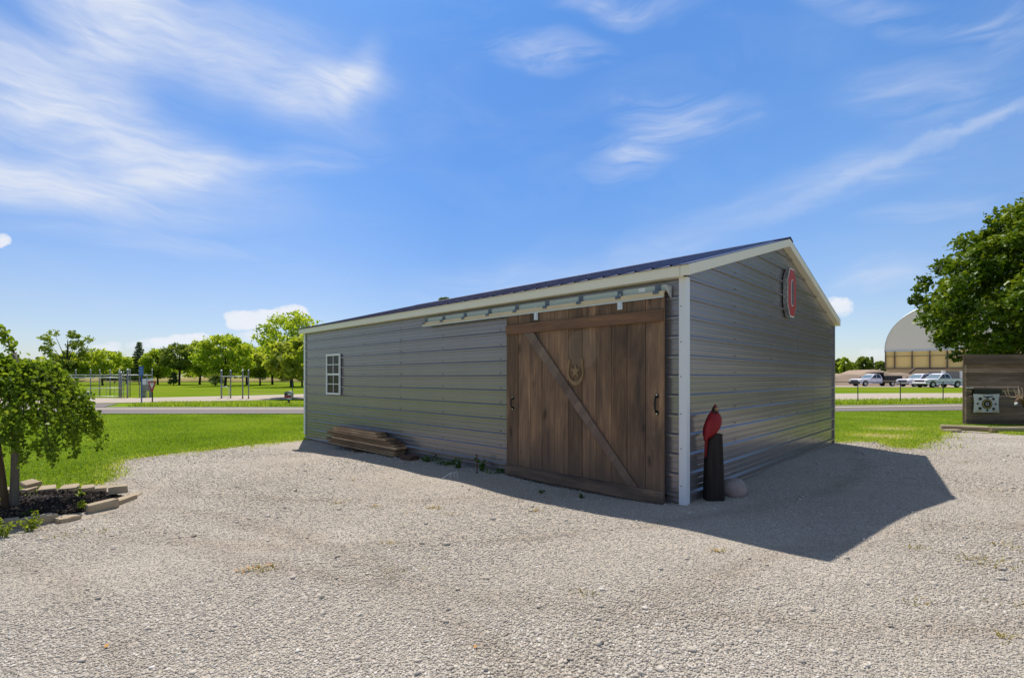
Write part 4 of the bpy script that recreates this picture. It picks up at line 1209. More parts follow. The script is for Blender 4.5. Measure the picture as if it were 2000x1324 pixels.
# ================================================================== weeping tree and its stake
tb = G(26, 996); TD = tb.y
tree = empty('weeping_tree', tb, 0, 'small weeping tree with drooping leafy branches in the mulched bed', 'tree')
def tp(px, py, dd=0.0):
    q = P(px, py, TD + dd); return q - tb
m = MB()
tr_pts = [(24, 1003), (27, 985), (29, 930), (30, 870), (30, 810), (32, 760), (33, 715), (28, 690)]
pts = [tp(a, b) for a, b in tr_pts]; pts[0].z = -.06
m.tube(pts, [.056, .047, .041, .039, .038, .036, .030, .018], 12)
m.build('trunk', M['bark'], tree, True)
m = MB()
rnd = random.Random(12)
top = tp(31, 720)
strands = []
NS = 96
for k in range(NS):
    a = 2 * math.pi * (k * .618034) + rnd.uniform(-.2, .2)
    rad = .24 + .70 * rnd.random() ** .6
    def zt(q): return 1.86 - .98 * q * q + .05 * math.sin(5 * a + 1)
    zend = max(.58, min(zt(rad) - .10, rnd.uniform(.58, 1.10) + (.42 if rad < .50 else 0)))
    st = Vector((rnd.uniform(-.03, .03), rnd.uniform(-.03, .03), top.z - rnd.uniform(0, .25)))
    drop = rnd.uniform(0, .30) * (1 - .4 * rad)
    P_ = lambda q, z: Vector((math.cos(a) * q + rnd.gauss(0, .02), math.sin(a) * q + rnd.gauss(0, .02), z))
    c1 = P_(rad * .42, zt(rad * .42) - drop)
    c2 = P_(rad * .78, zt(rad * .78) - drop * .8)
    e1 = P_(rad * .98, (zt(rad) + zend) / 2 - .02)
    e2 = P_(rad * 1.02, zend)
    ctrl = [st, c1, c2, e1, e2]
    sp = []
    for i in range(len(ctrl) - 1):     # Catmull-Rom through the control points
        p_0, p_1, p_2, p_3 = ctrl[max(i - 1, 0)], ctrl[i], ctrl[i + 1], ctrl[min(i + 2, len(ctrl) - 1)]
        for q in range(6):
            t = q / 6
            sp.append(.5 * ((2 * p_1) + (p_2 - p_0) * t + (2 * p_0 - 5 * p_1 + 4 * p_2 - p_3) * t * t + (3 * p_1 - p_0 - 3 * p_2 + p_3) * t ** 3))
    sp.append(e2)
    strands.append(sp)
    m.tube([q - Vector((0, 0, .05)) if 4 < i < len(sp) - 4 else q for i, q in enumerate(sp)], [.009 * (1 - .85 * i / len(sp)) for i in range(len(sp))], 5, 0, False)
# upright sprig above the crown, bare side twig on the trunk
sprig = [tp(28, 690), tp(18, 672), tp(8, 655), tp(-2, 640)]
m.tube(sprig, [.012, .009, .006, .003], 5); strands.append([sprig[0].lerp(sprig[3], t / 14) if False else sprig[min(3, int(t / 14 * 3))].lerp(sprig[min(3, int(t / 14 * 3) + 1)], (t / 14 * 3) % 1) for t in range(15)])
m.tube([tp(34, 892), tp(50, 884), tp(66, 877)], [.008, .006, .003], 5)
m.build('branches', M['bark_dark'], tree, True)
# leaves: lobed-looking folded blades hung along the strands
def leaf_blades(C, D, size, r, tone):
    n = len(C)
    d = D / (np.linalg.norm(D, axis=1)[:, None] + 1e-9)
    t = r.normal(0, 1, (n, 3)); s = np.cross(d, t); s /= np.linalg.norm(s, axis=1)[:, None] + 1e-9
    u = np.cross(s, d)
    L = (size * (.65 + .7 * r.random(n)))[:, None]; fold = (.10 + .25 * r.random(n))[:, None]; cur = (r.random(n) * .35)[:, None]
    prof = [(0, 0, 0), (.18, .34, 1), (.52, .46, 1), (.80, .26, 1), (1.0, 0, 0)]
    P0 = C; 
    mid = [C + d * L * a - u * L * cur * a * a for a in (0, .45, 1.0)]
    lft = [C + d * L * a + s * L * w + u * L * fold * w - u * L * cur * a * a for a, w in ((.10, .30), (.52, .46), (.80, .22))]
    rgt = [C + d * L * a - s * L * w + u * L * fold * w - u * L * cur * a * a for a, w in ((.10, .30), (.52, .46), (.80, .22))]
    V = np.stack(mid + lft + rgt, 1).reshape(-1, 3)
    b = np.arange(n)[:, None] * 9
    q = [[0, 1, 4, 3], [1, 2, 5, 4], [0, 6, 7, 1], [1, 7, 8, 2]]
    Fc = np.concatenate([b + np.array([k]) for k in q], 0)
    return V, Fc, np.repeat(np.clip(tone, 0, 1), 9)
r = np.random.default_rng(8)
Cs, Ds, Ts = [], [], []
for sp in strands:
    A = np.array([tuple(p) for p in sp]); seg = np.arange(len(A) - 1)
    nl = int(r.integers(60, 200))
    f = r.random(nl) ** .8 * (len(A) - 1.001)
    f = np.maximum(f, 3.0 + r.random(nl))if len(A) > 20 else f
    i = np.minimum(f.astype(int), len(A) - 2); w = (f - i)[:, None]
    p = A[i] * (1 - w) + A[i + 1] * w + r.normal(0, .030, (nl, 3))
    dd = r.normal(0, .6, (nl, 3)); dd[:, 2] -= .75
    Cs.append(p); Ds.append(dd); Ts.append(np.clip(r.normal(.42, .17, nl) + .25 * (p[:, 2] - 1.2), 0, 1))
# filling foliage under the dome of branches
nf = 1500
a = r.random(nf) * 6.283; rr_ = .8 * np.sqrt(r.random(nf)); zt = 1.84 - .98 * rr_ ** 2
zz = zt - .03 - .50 * r.random(nf) ** 1.6
Cs.append(np.stack([rr_ * np.cos(a), rr_ * np.sin(a), zz], -1) + np.array([[top.x, top.y, 0]])); dd = r.normal(0, .7, (nf, 3)); dd[:, 2] -= .5; Ds.append(dd); Ts.append(np.clip(r.normal(.40, .18, nf), 0, 1))
V, Fc, tone = leaf_blades(np.concatenate(Cs), np.concatenate(Ds), .042, r, np.concatenate(Ts))
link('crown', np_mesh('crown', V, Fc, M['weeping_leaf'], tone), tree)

sb = G(14, 1000)
m = MB(); e = P(-8, 850, sb.y - .02) - sb
m.tube([(0, 0, -.08), tuple(e * .5), tuple(e)], [.036, .034, .032], 10)
o = m.build('tree_stake', M['stake'], None, True); o.location = sb
tag(o, 'dark brown wooden stake leaning beside the trunk of the weeping tree', 'stake')

# ================================================================== trees of the field
def crown_mesh(name, clumps, leaf, seed, mat, up=.25, shell=.55):
    r = np.random.default_rng(seed); Cs = []; Ts = []
    zmin = min(c[2] for c in clumps); zmax = max(c[2] for c in clumps)
    for (cx, cy, cz, cr, nn) in clumps:
        d = r.normal(0, 1, (nn, 3)); d /= np.linalg.norm(d, axis=1)[:, None]
        rad = cr * (shell + (1 - shell) * r.random(nn)) * (.55 + .5 * r.random(nn))
        p = np.array([[cx, cy, cz]]) + d * rad[:, None] * np.array([[1, 1, .72]])
        Cs.append(p)
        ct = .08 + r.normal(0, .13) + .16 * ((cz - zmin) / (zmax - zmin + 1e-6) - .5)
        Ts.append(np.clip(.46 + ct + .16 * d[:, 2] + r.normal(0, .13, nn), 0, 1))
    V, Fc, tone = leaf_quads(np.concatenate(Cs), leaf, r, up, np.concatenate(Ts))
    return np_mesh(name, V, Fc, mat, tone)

def round_tree(h, w, trunk, seed, mat, n=34, per=130, leaf=.27, sparse=1.0, lean=0.0, vase=0.0):
    """returns (trunk MB, crown mesh) for a broadleaf of height h and crown width w; bare trunk up to 'trunk'"""
    r = random.Random(seed); cl = []
    cz, rz = (h + trunk) / 2, (h - trunk) / 2
    for k in range(n):
        zf = -1 + 2 * (k + .5) / n; a = k * 2.39996 + r.uniform(-.5, .5)
        q = math.sqrt(max(0, 1 - zf * zf)) * (1 + vase * zf)
        s = r.uniform(.50, .86)
        cl.append((math.cos(a) * q * w / 2 * s + lean * zf, math.sin(a) * q * w / 2 * s, cz + zf * rz * .82, min(w, h) * r.uniform(.13, .21) * sparse ** .5, int(per * r.uniform(.7, 1.3) * sparse)))
    m = MB()
    tr = .022 * h + .03
    m.tube([(0, 0, -.2), (0, 0, .3), (.02 * h * r.uniform(-1, 1), 0, trunk), (lean * .2, 0, cz), (lean * .5, 0, cz + rz * .5)], [tr * 1.25, tr, tr * .85, tr * .5, tr * .15], 7)
    for c in cl[:: 2]:
        z0 = trunk * r.uniform(.75, 1.0) + .25 * (c[2] - trunk)
        m.tube([(0, 0, min(z0, c[2] - .1)), (c[0] * .45, c[1] * .45, (z0 + c[2]) / 2 - .1), (c[0], c[1], c[2])], [tr * .38, tr * .22, tr * .06], 5, 0, False)
    return m, crown_mesh('crown', cl, leaf, seed, mat)

def plant(kind, px, d, h, w, label, mat='tree_leaf', seed=0, trunk=None, group='trees across the field', **kw):
    x = (px - CX) / F * d
    root = empty(kind, (x, d, gzf(x, d)), 0, label, 'tree', group)
    m, cm = round_tree(h, w, trunk if trunk is not None else h * .2, seed, M[mat], **kw)
    m.build('trunk', M['bark_dark'], root, True); link('crown', cm, root)
    return root
def hz(topy, d): return 1.6 + (HY - topy) / F * d
def wz(wpx, d): return wpx / F * d
B = 'broadleaf_tree'
T = [  # px, top row, width px, distance, material, label, opts
    (-30, 690, 160, 100, 'tree_leaf', 'broad tree partly hidden by the weeping tree at the left border', {}),
    (132, 640, 92, 96, 'tree_leaf_dark', 'tall airy tree with see-through crown above the weeping tree', dict(sparse=.42, n=30, vase=.35)),
    (150, 688, 104, 104, 'tree_leaf', 'dense green tree behind the left end of the fence', {}),
    (200, 682, 104, 100, 'tree_leaf', 'low broad tree with bright green crown behind the long gate', {}),
    (247, 696, 66, 124, 'tree_leaf', 'dull green tree left of the pointed conifer', {}),
    (308, 682, 72, 112, 'tree_leaf', 'leafy tree just right of the yield sign', {}),
    (350, 671, 70, 104, 'tree_leaf_dark', 'slender tree with dull round crown right of the yield sign', dict(sparse=.8, trunk=3.2)),
    (390, 664, 74, 112, 'tree_leaf', 'bright mid-sized tree between slender tree and broad tree', {}),
    (440, 653, 124, 92, 'tree_leaf', 'broadest tree with wide domed crown above the two pairs of gate posts', dict(n=38, per=150)),
    (482, 670, 84, 106, 'tree_leaf', 'tree with dark base behind the right gate posts', {}),
    (508, 688, 66, 100, 'tree_leaf_pale', 'small yellow green tree between the broadest tree and the tallest one', {}),
    (532, 664, 70, 112, 'tree_leaf', 'mid-green tree left of the tallest tree', {}),
    (570, 609, 132, 84, 'tree_leaf', 'tallest pale green tree touching the far corner of the shed roof', dict(n=46, per=130, vase=.25, sparse=.85)),
    (590, 690, 70, 90, 'tree_leaf', 'dark green tree beside the far corner of the shed', {}),
    (640, 684, 70, 110, 'tree_leaf', 'tree just inside the edge hidden behind the shed wall', {}),
]
for i, (px, ty, wp, d, mt, lab, kw) in enumerate(T[:-1]):
    kw = dict(kw); h = hz(ty, d)
    plant(B, px, d, h, wz(wp, d), lab, mt, 100 + i, **kw)

plant(B, 614, 39.5, 5.1, 7.4, 'low yellow green tree leaning out from behind the far corner of the shed', 'tree_leaf_pale', 140, trunk=1.0)

def conifer(px, d, h, w, label, seed, mat='conifer', base=.12, per=34, group='conifers beyond the fence'):
    x = (px - CX) / F * d; r = random.Random(seed)
    root = empty('conifer_tree', (x, d, gzf(x, d)), 0, label, 'tree', group)
    m = MB(); m.tube([(0, 0, -.2), (0, 0, h * .5), (0, 0, h * .98)], [.03 * h * .6, .012 * h, .003 * h], 7)
    cl = []; z = h * base; k = 0
    while z < h * .98:
        f = 1 - (z - h * base) / (h * (1 - base))
        rad = w / 2 * (.10 + .90 * f ** .9) * r.uniform(.75, 1.15)
        nb = max(3, int(7 * f + 2))
        for q in range(nb):
            a = 6.283 * q / nb + k * .7 + r.uniform(-.3, .3)
            for s in (.35, .7, 1.0):
                cl.append((math.cos(a) * rad * s, math.sin(a) * rad * s, z - .10 * rad * s + .02 * h, .05 * h * (.5 + .6 * f) * (1.1 - .4 * s), int(per * (.5 + .5 * f))))
            m.tube([(0, 0, z), (math.cos(a) * rad, math.sin(a) * rad, z - .1 * rad)], [.012 * h * .5, .002 * h], 4, 0, False)
        z += h * .075 * (.6 + .5 * f); k += 1
    m.build('trunk', M['bark_dark'], root, True)
    link('crown', crown_mesh('crown', cl, .018 * h + .06, seed, M[mat], 0.0), root)
    return root
conifer(272, 118, hz(668, 118), wz(40, 118), 'tall pointed dark conifer behind the blue sign', 1)
conifer(224, 132, hz(686, 132), wz(30, 132), 'small dark conifer peeking over the low broad tree', 2)
conifer(868, 70, hz(580, 70), wz(34, 70) * 2.6, 'dark conifer whose tip shows above the shed roof', 3)
def bush(px, d, h, w, label, seed):
    x = (px - CX) / F * d; r = random.Random(seed); cl = []
    root = empty('evergreen_bush', (x, d, gzf(x, d)), 0, label, 'bush', 'dark evergreen bushes in the field')
    for k in range(22):
        f = r.random(); a = r.random() * 6.28; rad = w / 2 * (1 - .75 * f) * r.uniform(.3, .8)
        cl.append((math.cos(a) * rad, math.sin(a) * rad, h * (.18 + .74 * f), w * .16, 60))
    m = MB(); m.tube([(0, 0, -.1), (0, 0, h * .8)], [.12, .03], 6)
    m.build('trunk', M['bark_dark'], root); link('crown', crown_mesh('crown', cl, .16, seed, M['conifer'], 0), root)
bush(339, 104, 2.7, 2.9, 'low dark evergreen bush under the slender tree right of the yield sign', 5)
bush(421, 96, 2.5, 4.4, 'wide dark blue green bush left of the gate posts', 6)

# a far belt of woodland that reads as one mass
def belt(name, x0, x1, d0, d1, h0, h1, n, seed, leaf=1.1, mt='tree_leaf_dark'):
    r = np.random.default_rng(seed); cl = []
    for k in range(n):
        x = x0 + (x1 - x0) * r.random(); d = d0 + (d1 - d0) * r.random()
        h = h0 + (h1 - h0) * r.random() * (.6 + .4 * math.sin(x * .05) ** 2)
        for q in range(5):
            zf = r.random()
            cl.append((x + r.normal(0, h * .22), d, gzf(x, d) + h * (.15 + .8 * zf), h * .22 * (1.1 - .5 * zf), 46))
    tag(link(name, crown_mesh(name, cl, leaf, seed, M[mt], .1)), kind='stuff')
belt('distant_woodland', -620, -60, 430, 520, 13, 21, 190, 3)
belt('field_edge_woodland', -265, -40, 232, 262, 9, 13.5, 120, 6, .55, 'tree_leaf')
belt('distant_woodland', 120, 620, 400, 470, 9, 18, 90, 4)

# ================================================================== fence, gates and signs by the road
def steel_post(m, x, y, h, r=.035, ball=True):
    m.tube([(x, y, -.1), (x, y, h)], r, 8)
    if ball: m.tube([(x, y, h), (x, y, h + .05), (x, y, h + .10)], [r * 1.3, r * 1.5, r * .4], 8, 1)
FD = 41.0
def xat(px, d): return (px - CX) / F * d
fx0 = xat(110, FD); gz0 = gzf(xat(220, FD), FD)
fence = empty('metal_fence', (fx0, FD, gz0), 0, 'grey steel pipe fence with round capped posts behind the blue sign', 'fence')
for px in (120, 148, 177, 195, 215, 234, 254, 297):
    m = MB(); steel_post(m, xat(px, FD) - fx0, 0, 2.20 if px != 297 else 2.24, .036); m.build('post', [M['galv'], M['galv_light']], fence, True)
for z, a, b, r in ((1.83, 100, 297, .030), (.42, 165, 254, .014)):
    m = MB(); m.bar((xat(a, FD) - fx0, .045, z), (xat(b, FD) - fx0, .045, z), r, 8); m.build('rail', M['galv_light'], fence, True)
def mesh_wires(m, x0, x1, y, z0, z1, step, r):
    n = int((x1 - x0) / step)
    for k in range(n + 1):
        x = x0 + k * step
        for s in (-1, 1):
            h = z1 - z0; xx = x + s * h
            if xx > x1: zt = z0 + (x1 - x); p = (x1, y, zt)
            elif xx < x0: zt = z0 + (x - x0); p = (x0, y, zt)
            else: p = (xx, y, z1)
            m.tube([(x, y, z0), p], r, 3, 0, False)
m = MB(); mesh_wires(m, xat(165, FD) - fx0, xat(297, FD) - fx0, .02, .42, 1.83, .20, .0035); m.build('wire_mesh', M['galv'], fence)

GD = 38.5
gx0 = xat(165, GD)
gate = empty('swing_gate', (gx0, GD, gzf(gx0, GD)), 0, 'long low grey pipe gate with rounded corner left of the blue sign', 'gate')
m = MB()
xa, xb = 0, xat(240, GD) - gx0
m.tube([(xb, 0, 1.62), (.0 - 1.2, 0, 1.62)], .028, 8)
m.tube([(xb, 0, .80), (xa + .22, 0, .76), (xa + .05, 0, .62), (xa, 0, .42), (xa + .12, 0, .16), (xa + .4, 0, .14), (xb, 0, .14)], .024, 8)
m.build('gate_frame', M['galv_light'], gate, True)
m = MB()
for k in range(5): m.bar((xa + .5 + k * .62, 0, .14), (xa + .5 + k * .62, 0, 1.62), .010, 6)
m.build('gate_bars', M['galv'], gate)
for i, (px, top, lab) in enumerate([(238.5, 2.05, 'grey capped post at the hinge of the long gate'), (242.5, 1.98, 'thick dark gate post just right of the hinge post'), (247.5, 2.05, 'slim post between the two thick gate posts'), (255, 2.20, 'thick grey gate post left of the blue sign')]):
    m = MB(); steel_post(m, 0, 0, top, (.034, .052, .022, .058)[i]); o = m.build('gate_post', [M['galv'], M['galv_light']], None, True)
    x = xat(px, GD); o.location = (x, GD - .3, gzf(x, GD)); tag(o, lab, 'post', 'posts of the left gateway')
# narrow walk gate right of the blue sign
wx = xat(272.5, GD)
wg = empty('walk_gate', (wx, GD, gzf(wx, GD)), 0, 'narrow upright pipe gate frame between blue sign and yield sign', 'gate')
m = MB(); w = xat(287, GD) - wx
m.tube([(0, 0, .05), (0, 0, 1.75), (w, 0, 1.75), (w, 0, .05)], .032, 8); m.bar((0, 0, .30), (w, 0, .30), .02); m.bar((0, 0, 1.05), (w, 0, 1.05), .02)
m.build('gate_frame', M['galv'], wg, True)
m = MB(); mesh_wires(m, .03, w - .03, 0, .3, 1.72, .12, .004); m.build('wire_mesh', M['galv'], wg)
# steel cabinet on legs
cxp = xat(288, 40)
cb = empty('steel_cabinet', (cxp, 40, gzf(cxp, 40)), 0, 'grey steel cabinet on legs behind the yield sign', 'cabinet')
m = MB(); m.box(-.36, .36, -.2, .2, 1.02, 1.52); m.build('upper_box', M['galv_light'], cb, bevel=.02)
m = MB(); m.box(-.34, .34, -.19, .19, .52, 1.015); m.build('lower_box', M['galv'], cb, bevel=.02)
for s in (-1, 1):
    m = MB(); m.box(s * .28 - .04, s * .28 + .04, -.15, .15, -.05, .515); m.build('leg', M['galv'], cb)
# little green bollard
bx_ = xat(172, 36); m = MB(); m.tube([(0, 0, -.1), (0, 0, .52)], .065, 10); m.tube([(0, 0, .52), (0, 0, .60), (0, 0, .64)], [.075, .07, .02], 10, 1)
o = m.build('bollard', [simple('dark green paint', (.02, .09, .04), .5), M['white_paint']], None, True); o.location = (bx_, 36, gzf(bx_, 36))
tag(o, 'short dark green bollard with white cap beside the weeping tree foliage', 'bollard')

# blue road sign
def at_base(px, py): return G(px, py)
b = G(276.5, 786); S = b.y / F
bs = empty('blue_sign', b, R(-14), 'tall blue upright sign with pale marks on a blue post', 'sign')
m = MB(); m.box(-.035, .035, -.02, .02, -.1, (786 - 716) * S); m.build('post', M['sign_blue'], bs)
m = MB(); m.box(-.19, .19, -.034, -.023, (786 - 733) * S, (786 - 715) * S); pl_ = m.build('sign_panel', M['sign_blue'], bs, bevel=.003)
for z, w in ((719.5, .12), (724.5, .13), (729.5, .12)):
    m = MB(); m.box(-w, w, -.040, -.036, (786 - z - 1.1) * S, (786 - z + 1.1) * S); m.build('mark', M['pale_blue'], pl_)
# yield sign
b = G(297.5, 787); S = b.y / F
ys = empty('yield_sign', b, R(-16), 'red and white triangular yield sign on a dark post at the lane mouth', 'sign')
m = MB(); m.box(-.035, .035, -.015, .02, -.1, (787 - 746) * S); m.build('post', M['bark_dark'], ys)
def tri(w, h, zc, c=.05):
    return [(-c, zc - h * .62), (c, zc - h * .62), (w, zc + h * .38 - c), (w - c * .7, zc + h * .38), (-w + c * .7, zc + h * .38), (-w, zc + h * .38 - c)]
zc = (787 - 752.5) * S
m = MB(); m.prism(tri(.36, .70, zc), 'y', -.026, -.018); pn = m.build('sign_panel', M['sign_red'], ys)
m = MB(); m.prism(tri(.19, .36, zc + .03, .02), 'y', -.031, -.027); m.build('white_triangle', M['white_paint'], pn)
def text_mesh(txt, size, mat, parent, loc, rot, name='lettering'):
    cu = bpy.data.curves.new(name, 'FONT'); cu.body = txt; cu.size = size; cu.align_x = 'CENTER'; cu.align_y = 'CENTER'; cu.extrude = .002
    tmp = bpy.data.objects.new(name, cu); COL.objects.link(tmp)
    bpy.context.view_layer.update()
    me = bpy.data.meshes.new_from_object(tmp.evaluated_get(bpy.context.evaluated_depsgraph_get()))
    bpy.data.objects.remove(tmp); me.materials.clear(); me.materials.append(mat)
    o = link(name, me, parent); o.location = loc; o.rotation_euler = rot
    return o
text_mesh('YIELD', .085, M['sign_red'], pn, (0, -.034, zc + .10), (R(90), 0, 0))

# right pair of gate posts across the lane
RD = 37.5
for i, (px, r_, dd, lab) in enumerate([(432.5, .060, 0, 'leftmost of the four tall capped posts by the lane'), (450.5, .048, 0, 'second of the four tall capped posts by the lane'), (474, .052, -.8, 'third of the four tall capped posts by the lane'), (485.5, .046, -.8, 'rightmost of the four tall capped posts by the lane')]):
    m = MB(); steel_post(m, 0, 0, 2.12, r_); o = m.build('gate_post', [M['galv'], M['galv_light']], None, True)
    x = xat(px, RD + dd); o.location = (x, RD + dd, gzf(x, RD + dd)); tag(o, lab, 'post', 'tall posts of the right gateway')
x0 = xat(432.5, RD)
pg = empty('pipe_gate', (x0, RD - .12, gzf(x0, RD)), 0, 'open light pipe frame strung between the tall capped posts', 'gate')
m = MB(); e = xat(485.5, RD) - x0; q = xat(449, RD) - x0
m.bar((0, 0, 1.72), (e, 0, 1.70), .026, 8); m.build('top_rail', M['galv_light'], pg, True)
m = MB(); m.tube([(.0, 0, .92), (q * .7, 0, .92), (q, 0, .80), (q, 0, .12), (.1, 0, .12)], .022, 8); m.build('gate_frame', M['galv_light'], pg, True)
# thin wire fence running off behind the shed
wf = empty('wire_fence', (xat(487, 38), 38, gzf(xat(487, 38), 38)), 0, 'thin wire fence from the gate posts to a slim green pole', 'fence')
x1 = xat(571.5, 38) - xat(487, 38)
m = MB(); m.bar((0, 0, 1.62), (x1, 0, 1.45), .012); m.build('wire', M['galv'], wf)
m = MB(); m.bar((0, 0, .55), (x1, 0, .40), .010); m.build('wire', M['galv'], wf)
m = MB(); m.bar((x1, 0, -.1), (x1, 0, 1.55), .032, 8); m.build('post', simple('green steel pole', (.05, .12, .07), .5), wf)
# roadside mailbox
b = G(564, 791); S = b.y / F
mbx = empty('mailbox', b, R(10), 'roadside mailbox in black, white and red on a grey wooden post', 'mailbox')
m = MB(); m.box(-.055, .055, -.055, .055, -.1, 16 * S); m.build('post', M['old_wood'], mbx)
m = MB(); pf = [(-.18, 14 * S), (.20, 14 * S), (.20, 24 * S)] + [(.01 + .19 * math.cos(R(a)), 24 * S + .10 * math.sin(R(a))) for a in range(0, 181, 30)] + [(-.18, 24 * S)]
m.prism(pf, 'y', -.26, .26); bd = m.build('box', M['galv'], mbx)
m = MB(); m.box(-.165, .185, -.275, -.262, 15 * S, 19 * S); m.build('red_band', M['sign_red'], bd)
m = MB(); m.box(-.165, -.02, -.275, -.262, 20 * S, 23.5 * S); m.build('black_patch', M['black_paint'], bd)
m = MB(); m.box(.03, .185, -.275, -.262, 20 * S, 23 * S); m.build('white_patch', M['white_paint'], bd)
m = MB(); m.box(.0, .20, -.30, -.24, 11.5 * S, 13.8 * S); m.build('paper_tube', M['white_paint'], bd)
# ================================================================== archery wall on the right
wl = P(1886, 835, 14.7); wx, wy = wl.x, 14.7; wz0 = gzf(wx, wy)
WROT = R(-2.0)
wall = empty('plank_wall', (wx, wy, wz0), WROT, 'dark weathered horizontal plank wall behind the archery targets', 'wall')
WL = 5.2; zt = CAMZ + (HY - 712) / F * 14.7 - wz0
m = MB(); r = random.Random(3); z = -.12; tones = []
while z < zt - .01:
    h = min(.142, zt - z)
    m.box(0, WL, -.02 - r.uniform(0, .006), .03, z + .003, z + h - .002); z += .142
pn_ = m.build('plank_panel', M['old_wood'], wall)
at = pn_.data.attributes.new('tone', 'FLOAT', 'POINT'); at.data.foreach_set('value', [r.random() for _ in range(len(pn_.data.vertices) // 8) for _q in range(8)] if False else sum([[r.random()] * 8 for _ in range(len(pn_.data.vertices) // 8)], []))
m = MB(); top = CAMZ + (HY - 693) / F * 14.7 - wz0
m.box(-.13, WL + .1, -.10, -.055, zt + .002 - .01, zt + (top - zt) * .48); m.box(-.13, WL + .1, -.085, -.045, zt + (top - zt) * .48 + .004, top)
m.box(-.12, WL + .1, -.044, .14, top - .04, top + .006)
m.build('cap_boards', M['old_wood'], wall, bevel=.004)
for k in range(4):
    m = MB(); m.box(.02 + k * 1.66, .12 + k * 1.66, .032, .13, -.2, zt); m.build('post', M['old_wood'], wall)
WM = Matrix.Translation((wx, wy, wz0)) @ Matrix.Rotation(WROT, 4, 'Z')
S = 14.6 / F
def wpt(px, py):            # photo pixel -> local (x, z) on the wall's face
    return ((px - CX) / F * 14.6 - wx, CAMZ + (HY - py) / F * 14.6 - wz0)
# target bag: cloth sheet with printed bullseyes hanging from a dark strip
(x0, z0), (x1, z1) = wpt(1900.5, 805), wpt(1950, 770)
tg = empty('archery_target', WM @ Vector(((x0 + x1) / 2, -.05, z0)), WROT, 'white square archery target with black bullseye hung on the plank wall', 'target')
w, h = (x1 - x0) / 2, z1 - z0
m = MB(); n = 14; vs = []
for j in range(n + 1):
    for i in range(n + 1):
        u, v = i / n * 2 - 1, j / n
        yy = -.05 - .03 * math.cos(u * 1.5) - .012 * math.sin(5 * u + 2 * v) * v
        vs.append((u * w * (1 - .05 * math.sin(v * 3.14)) , yy, v * h + .025 * u * u * (v - .3)))
m.add(vs, [(j * (n + 1) + i, j * (n + 1) + i + 1, (j + 1) * (n + 1) + i + 1, (j + 1) * (n + 1) + i) for j in range(n) for i in range(n)])
cloth = m.build('target_face', simple('white target cloth', (.62, .61, .55), .8, 0, .08, 3), tg, True)
def ring(name, cx, cz, r0, r1, mat, lift=.0, seg=28, parent=None):
    m = MB(); vs = []; fs = []
    for k in range(seg):
        a = 6.2832 * k / seg
        for rr in (r0, r1):
            x = cx + rr * math.cos(a); zz = cz + rr * math.sin(a); u = x / w
            vs.append((x, -.058 - .03 * math.cos(u * 1.5) - .012 * math.sin(5 * u + 2 * zz / h) * zz / h - lift, zz))
    for k in range(seg):
        a, b = 2 * k, 2 * ((k + 1) % seg); fs.append((a, b, b + 1, a + 1))
    m.add(vs, fs); return m.build(name, mat, parent or cloth)
yel = simple('yellow print', (.55, .42, .04), .8)
cz = h * .47
ring('bullseye_ring', 0, cz, .128, .150, M['black_paint']); ring('bullseye_ring', 0, cz, .112, .127, yel); ring('bullseye_ring', 0, cz, .052, .108, M['black_paint'], .001); ring('bullseye_ring', 0, cz, .001, .026, M['black_paint'], .001)
for (u, v, rr) in ((-.50, .75, .046), (.50, .75, .046), (-.52, .22, .046), (.50, .20, .046), (-.68, .48, .030), (.68, .46, .030), (0, .82, .030), (0, .12, .032)):
    ring('aiming_spot', u * w, v * h, .001, rr, M['black_paint'], .001, 16)
for (a, b) in ((-.85, -.4), (.42, .85)):
    m = MB(); m.box(a * w, b * w, -.088, -.084, .022, .040); m.build('print_line', yel, cloth)
m = MB(); (xa, za), (xb, zb_) = wpt(1902, 768), wpt(1955, 760)
m.box(xa - (x0 + x1) / 2 - .0, xb - (x0 + x1) / 2, -.05, -.0, za - z0 - .03, zb_ - z0); m.build('top_strip', M['black_iron'], tg)
m = MB(); m.tube([(-.12, -.105, h * .90), (-.06, -.112, h * .84), (.0, -.112, h * .88), (.06, -.112, h * .85), (.14, -.105, h * .93)], .012, 6); m.build('strap', M['black_iron'], tg)
# arrow stuck in a board above
(ax, az_) = wpt(1891, 757)
m = MB(); m.tube([(0, -.02, 0), (.18, -.04, -.01)], .012, 6); o = m.build('white_peg', M['white_paint'], None); o.location = WM @ Vector((ax, -.03, az_)); o.rotation_euler = (0, 0, WROT)
tag(o, 'short white peg on the plank wall up left of the archery target', 'peg')

# deer decoy: continuous skinned body, antlers
DD = 13.7
dx = xat(1990, DD); dz = gzf(dx + .5, DD)
deer = empty('deer_target', (dx, DD, dz), 0, 'brown antlered deer target facing left at the right border', 'deer decoy')
def zpx(py): return CAMZ + (HY - py) / F * DD - dz
hx, hz_ = 0, zpx(784)
J = {  # name: (pos, radius)
    'pelvis': ((1.15, .0, .62), (.15, .17)), 'belly': ((.80, 0, .60), (.16, .18)), 'chest': ((.42, 0, .62), (.16, .19)), 'neck1': ((.20, 0, .78), (.10, .13)), 'neck2': ((.07, 0, .86), (.075, .095)),
    'poll': ((.00, -.02, zpx(779)), (.060, .065)), 'brow': ((-.07, -.03, zpx(783)), (.055, .055)), 'muz': ((-.15, -.04, zpx(787.5)), (.034, .034)), 'nose': ((-.20, -.05, zpx(788)), (.026, .024)),
    'rump': ((1.32, 0, .60), (.10, .12)), 'tail': ((1.42, 0, .50), (.035, .03))}
E = [('pelvis', 'belly'), ('belly', 'chest'), ('chest', 'neck1'), ('neck1', 'neck2'), ('neck2', 'poll'), ('poll', 'brow'), ('brow', 'muz'), ('muz', 'nose'), ('pelvis', 'rump'), ('rump', 'tail')]
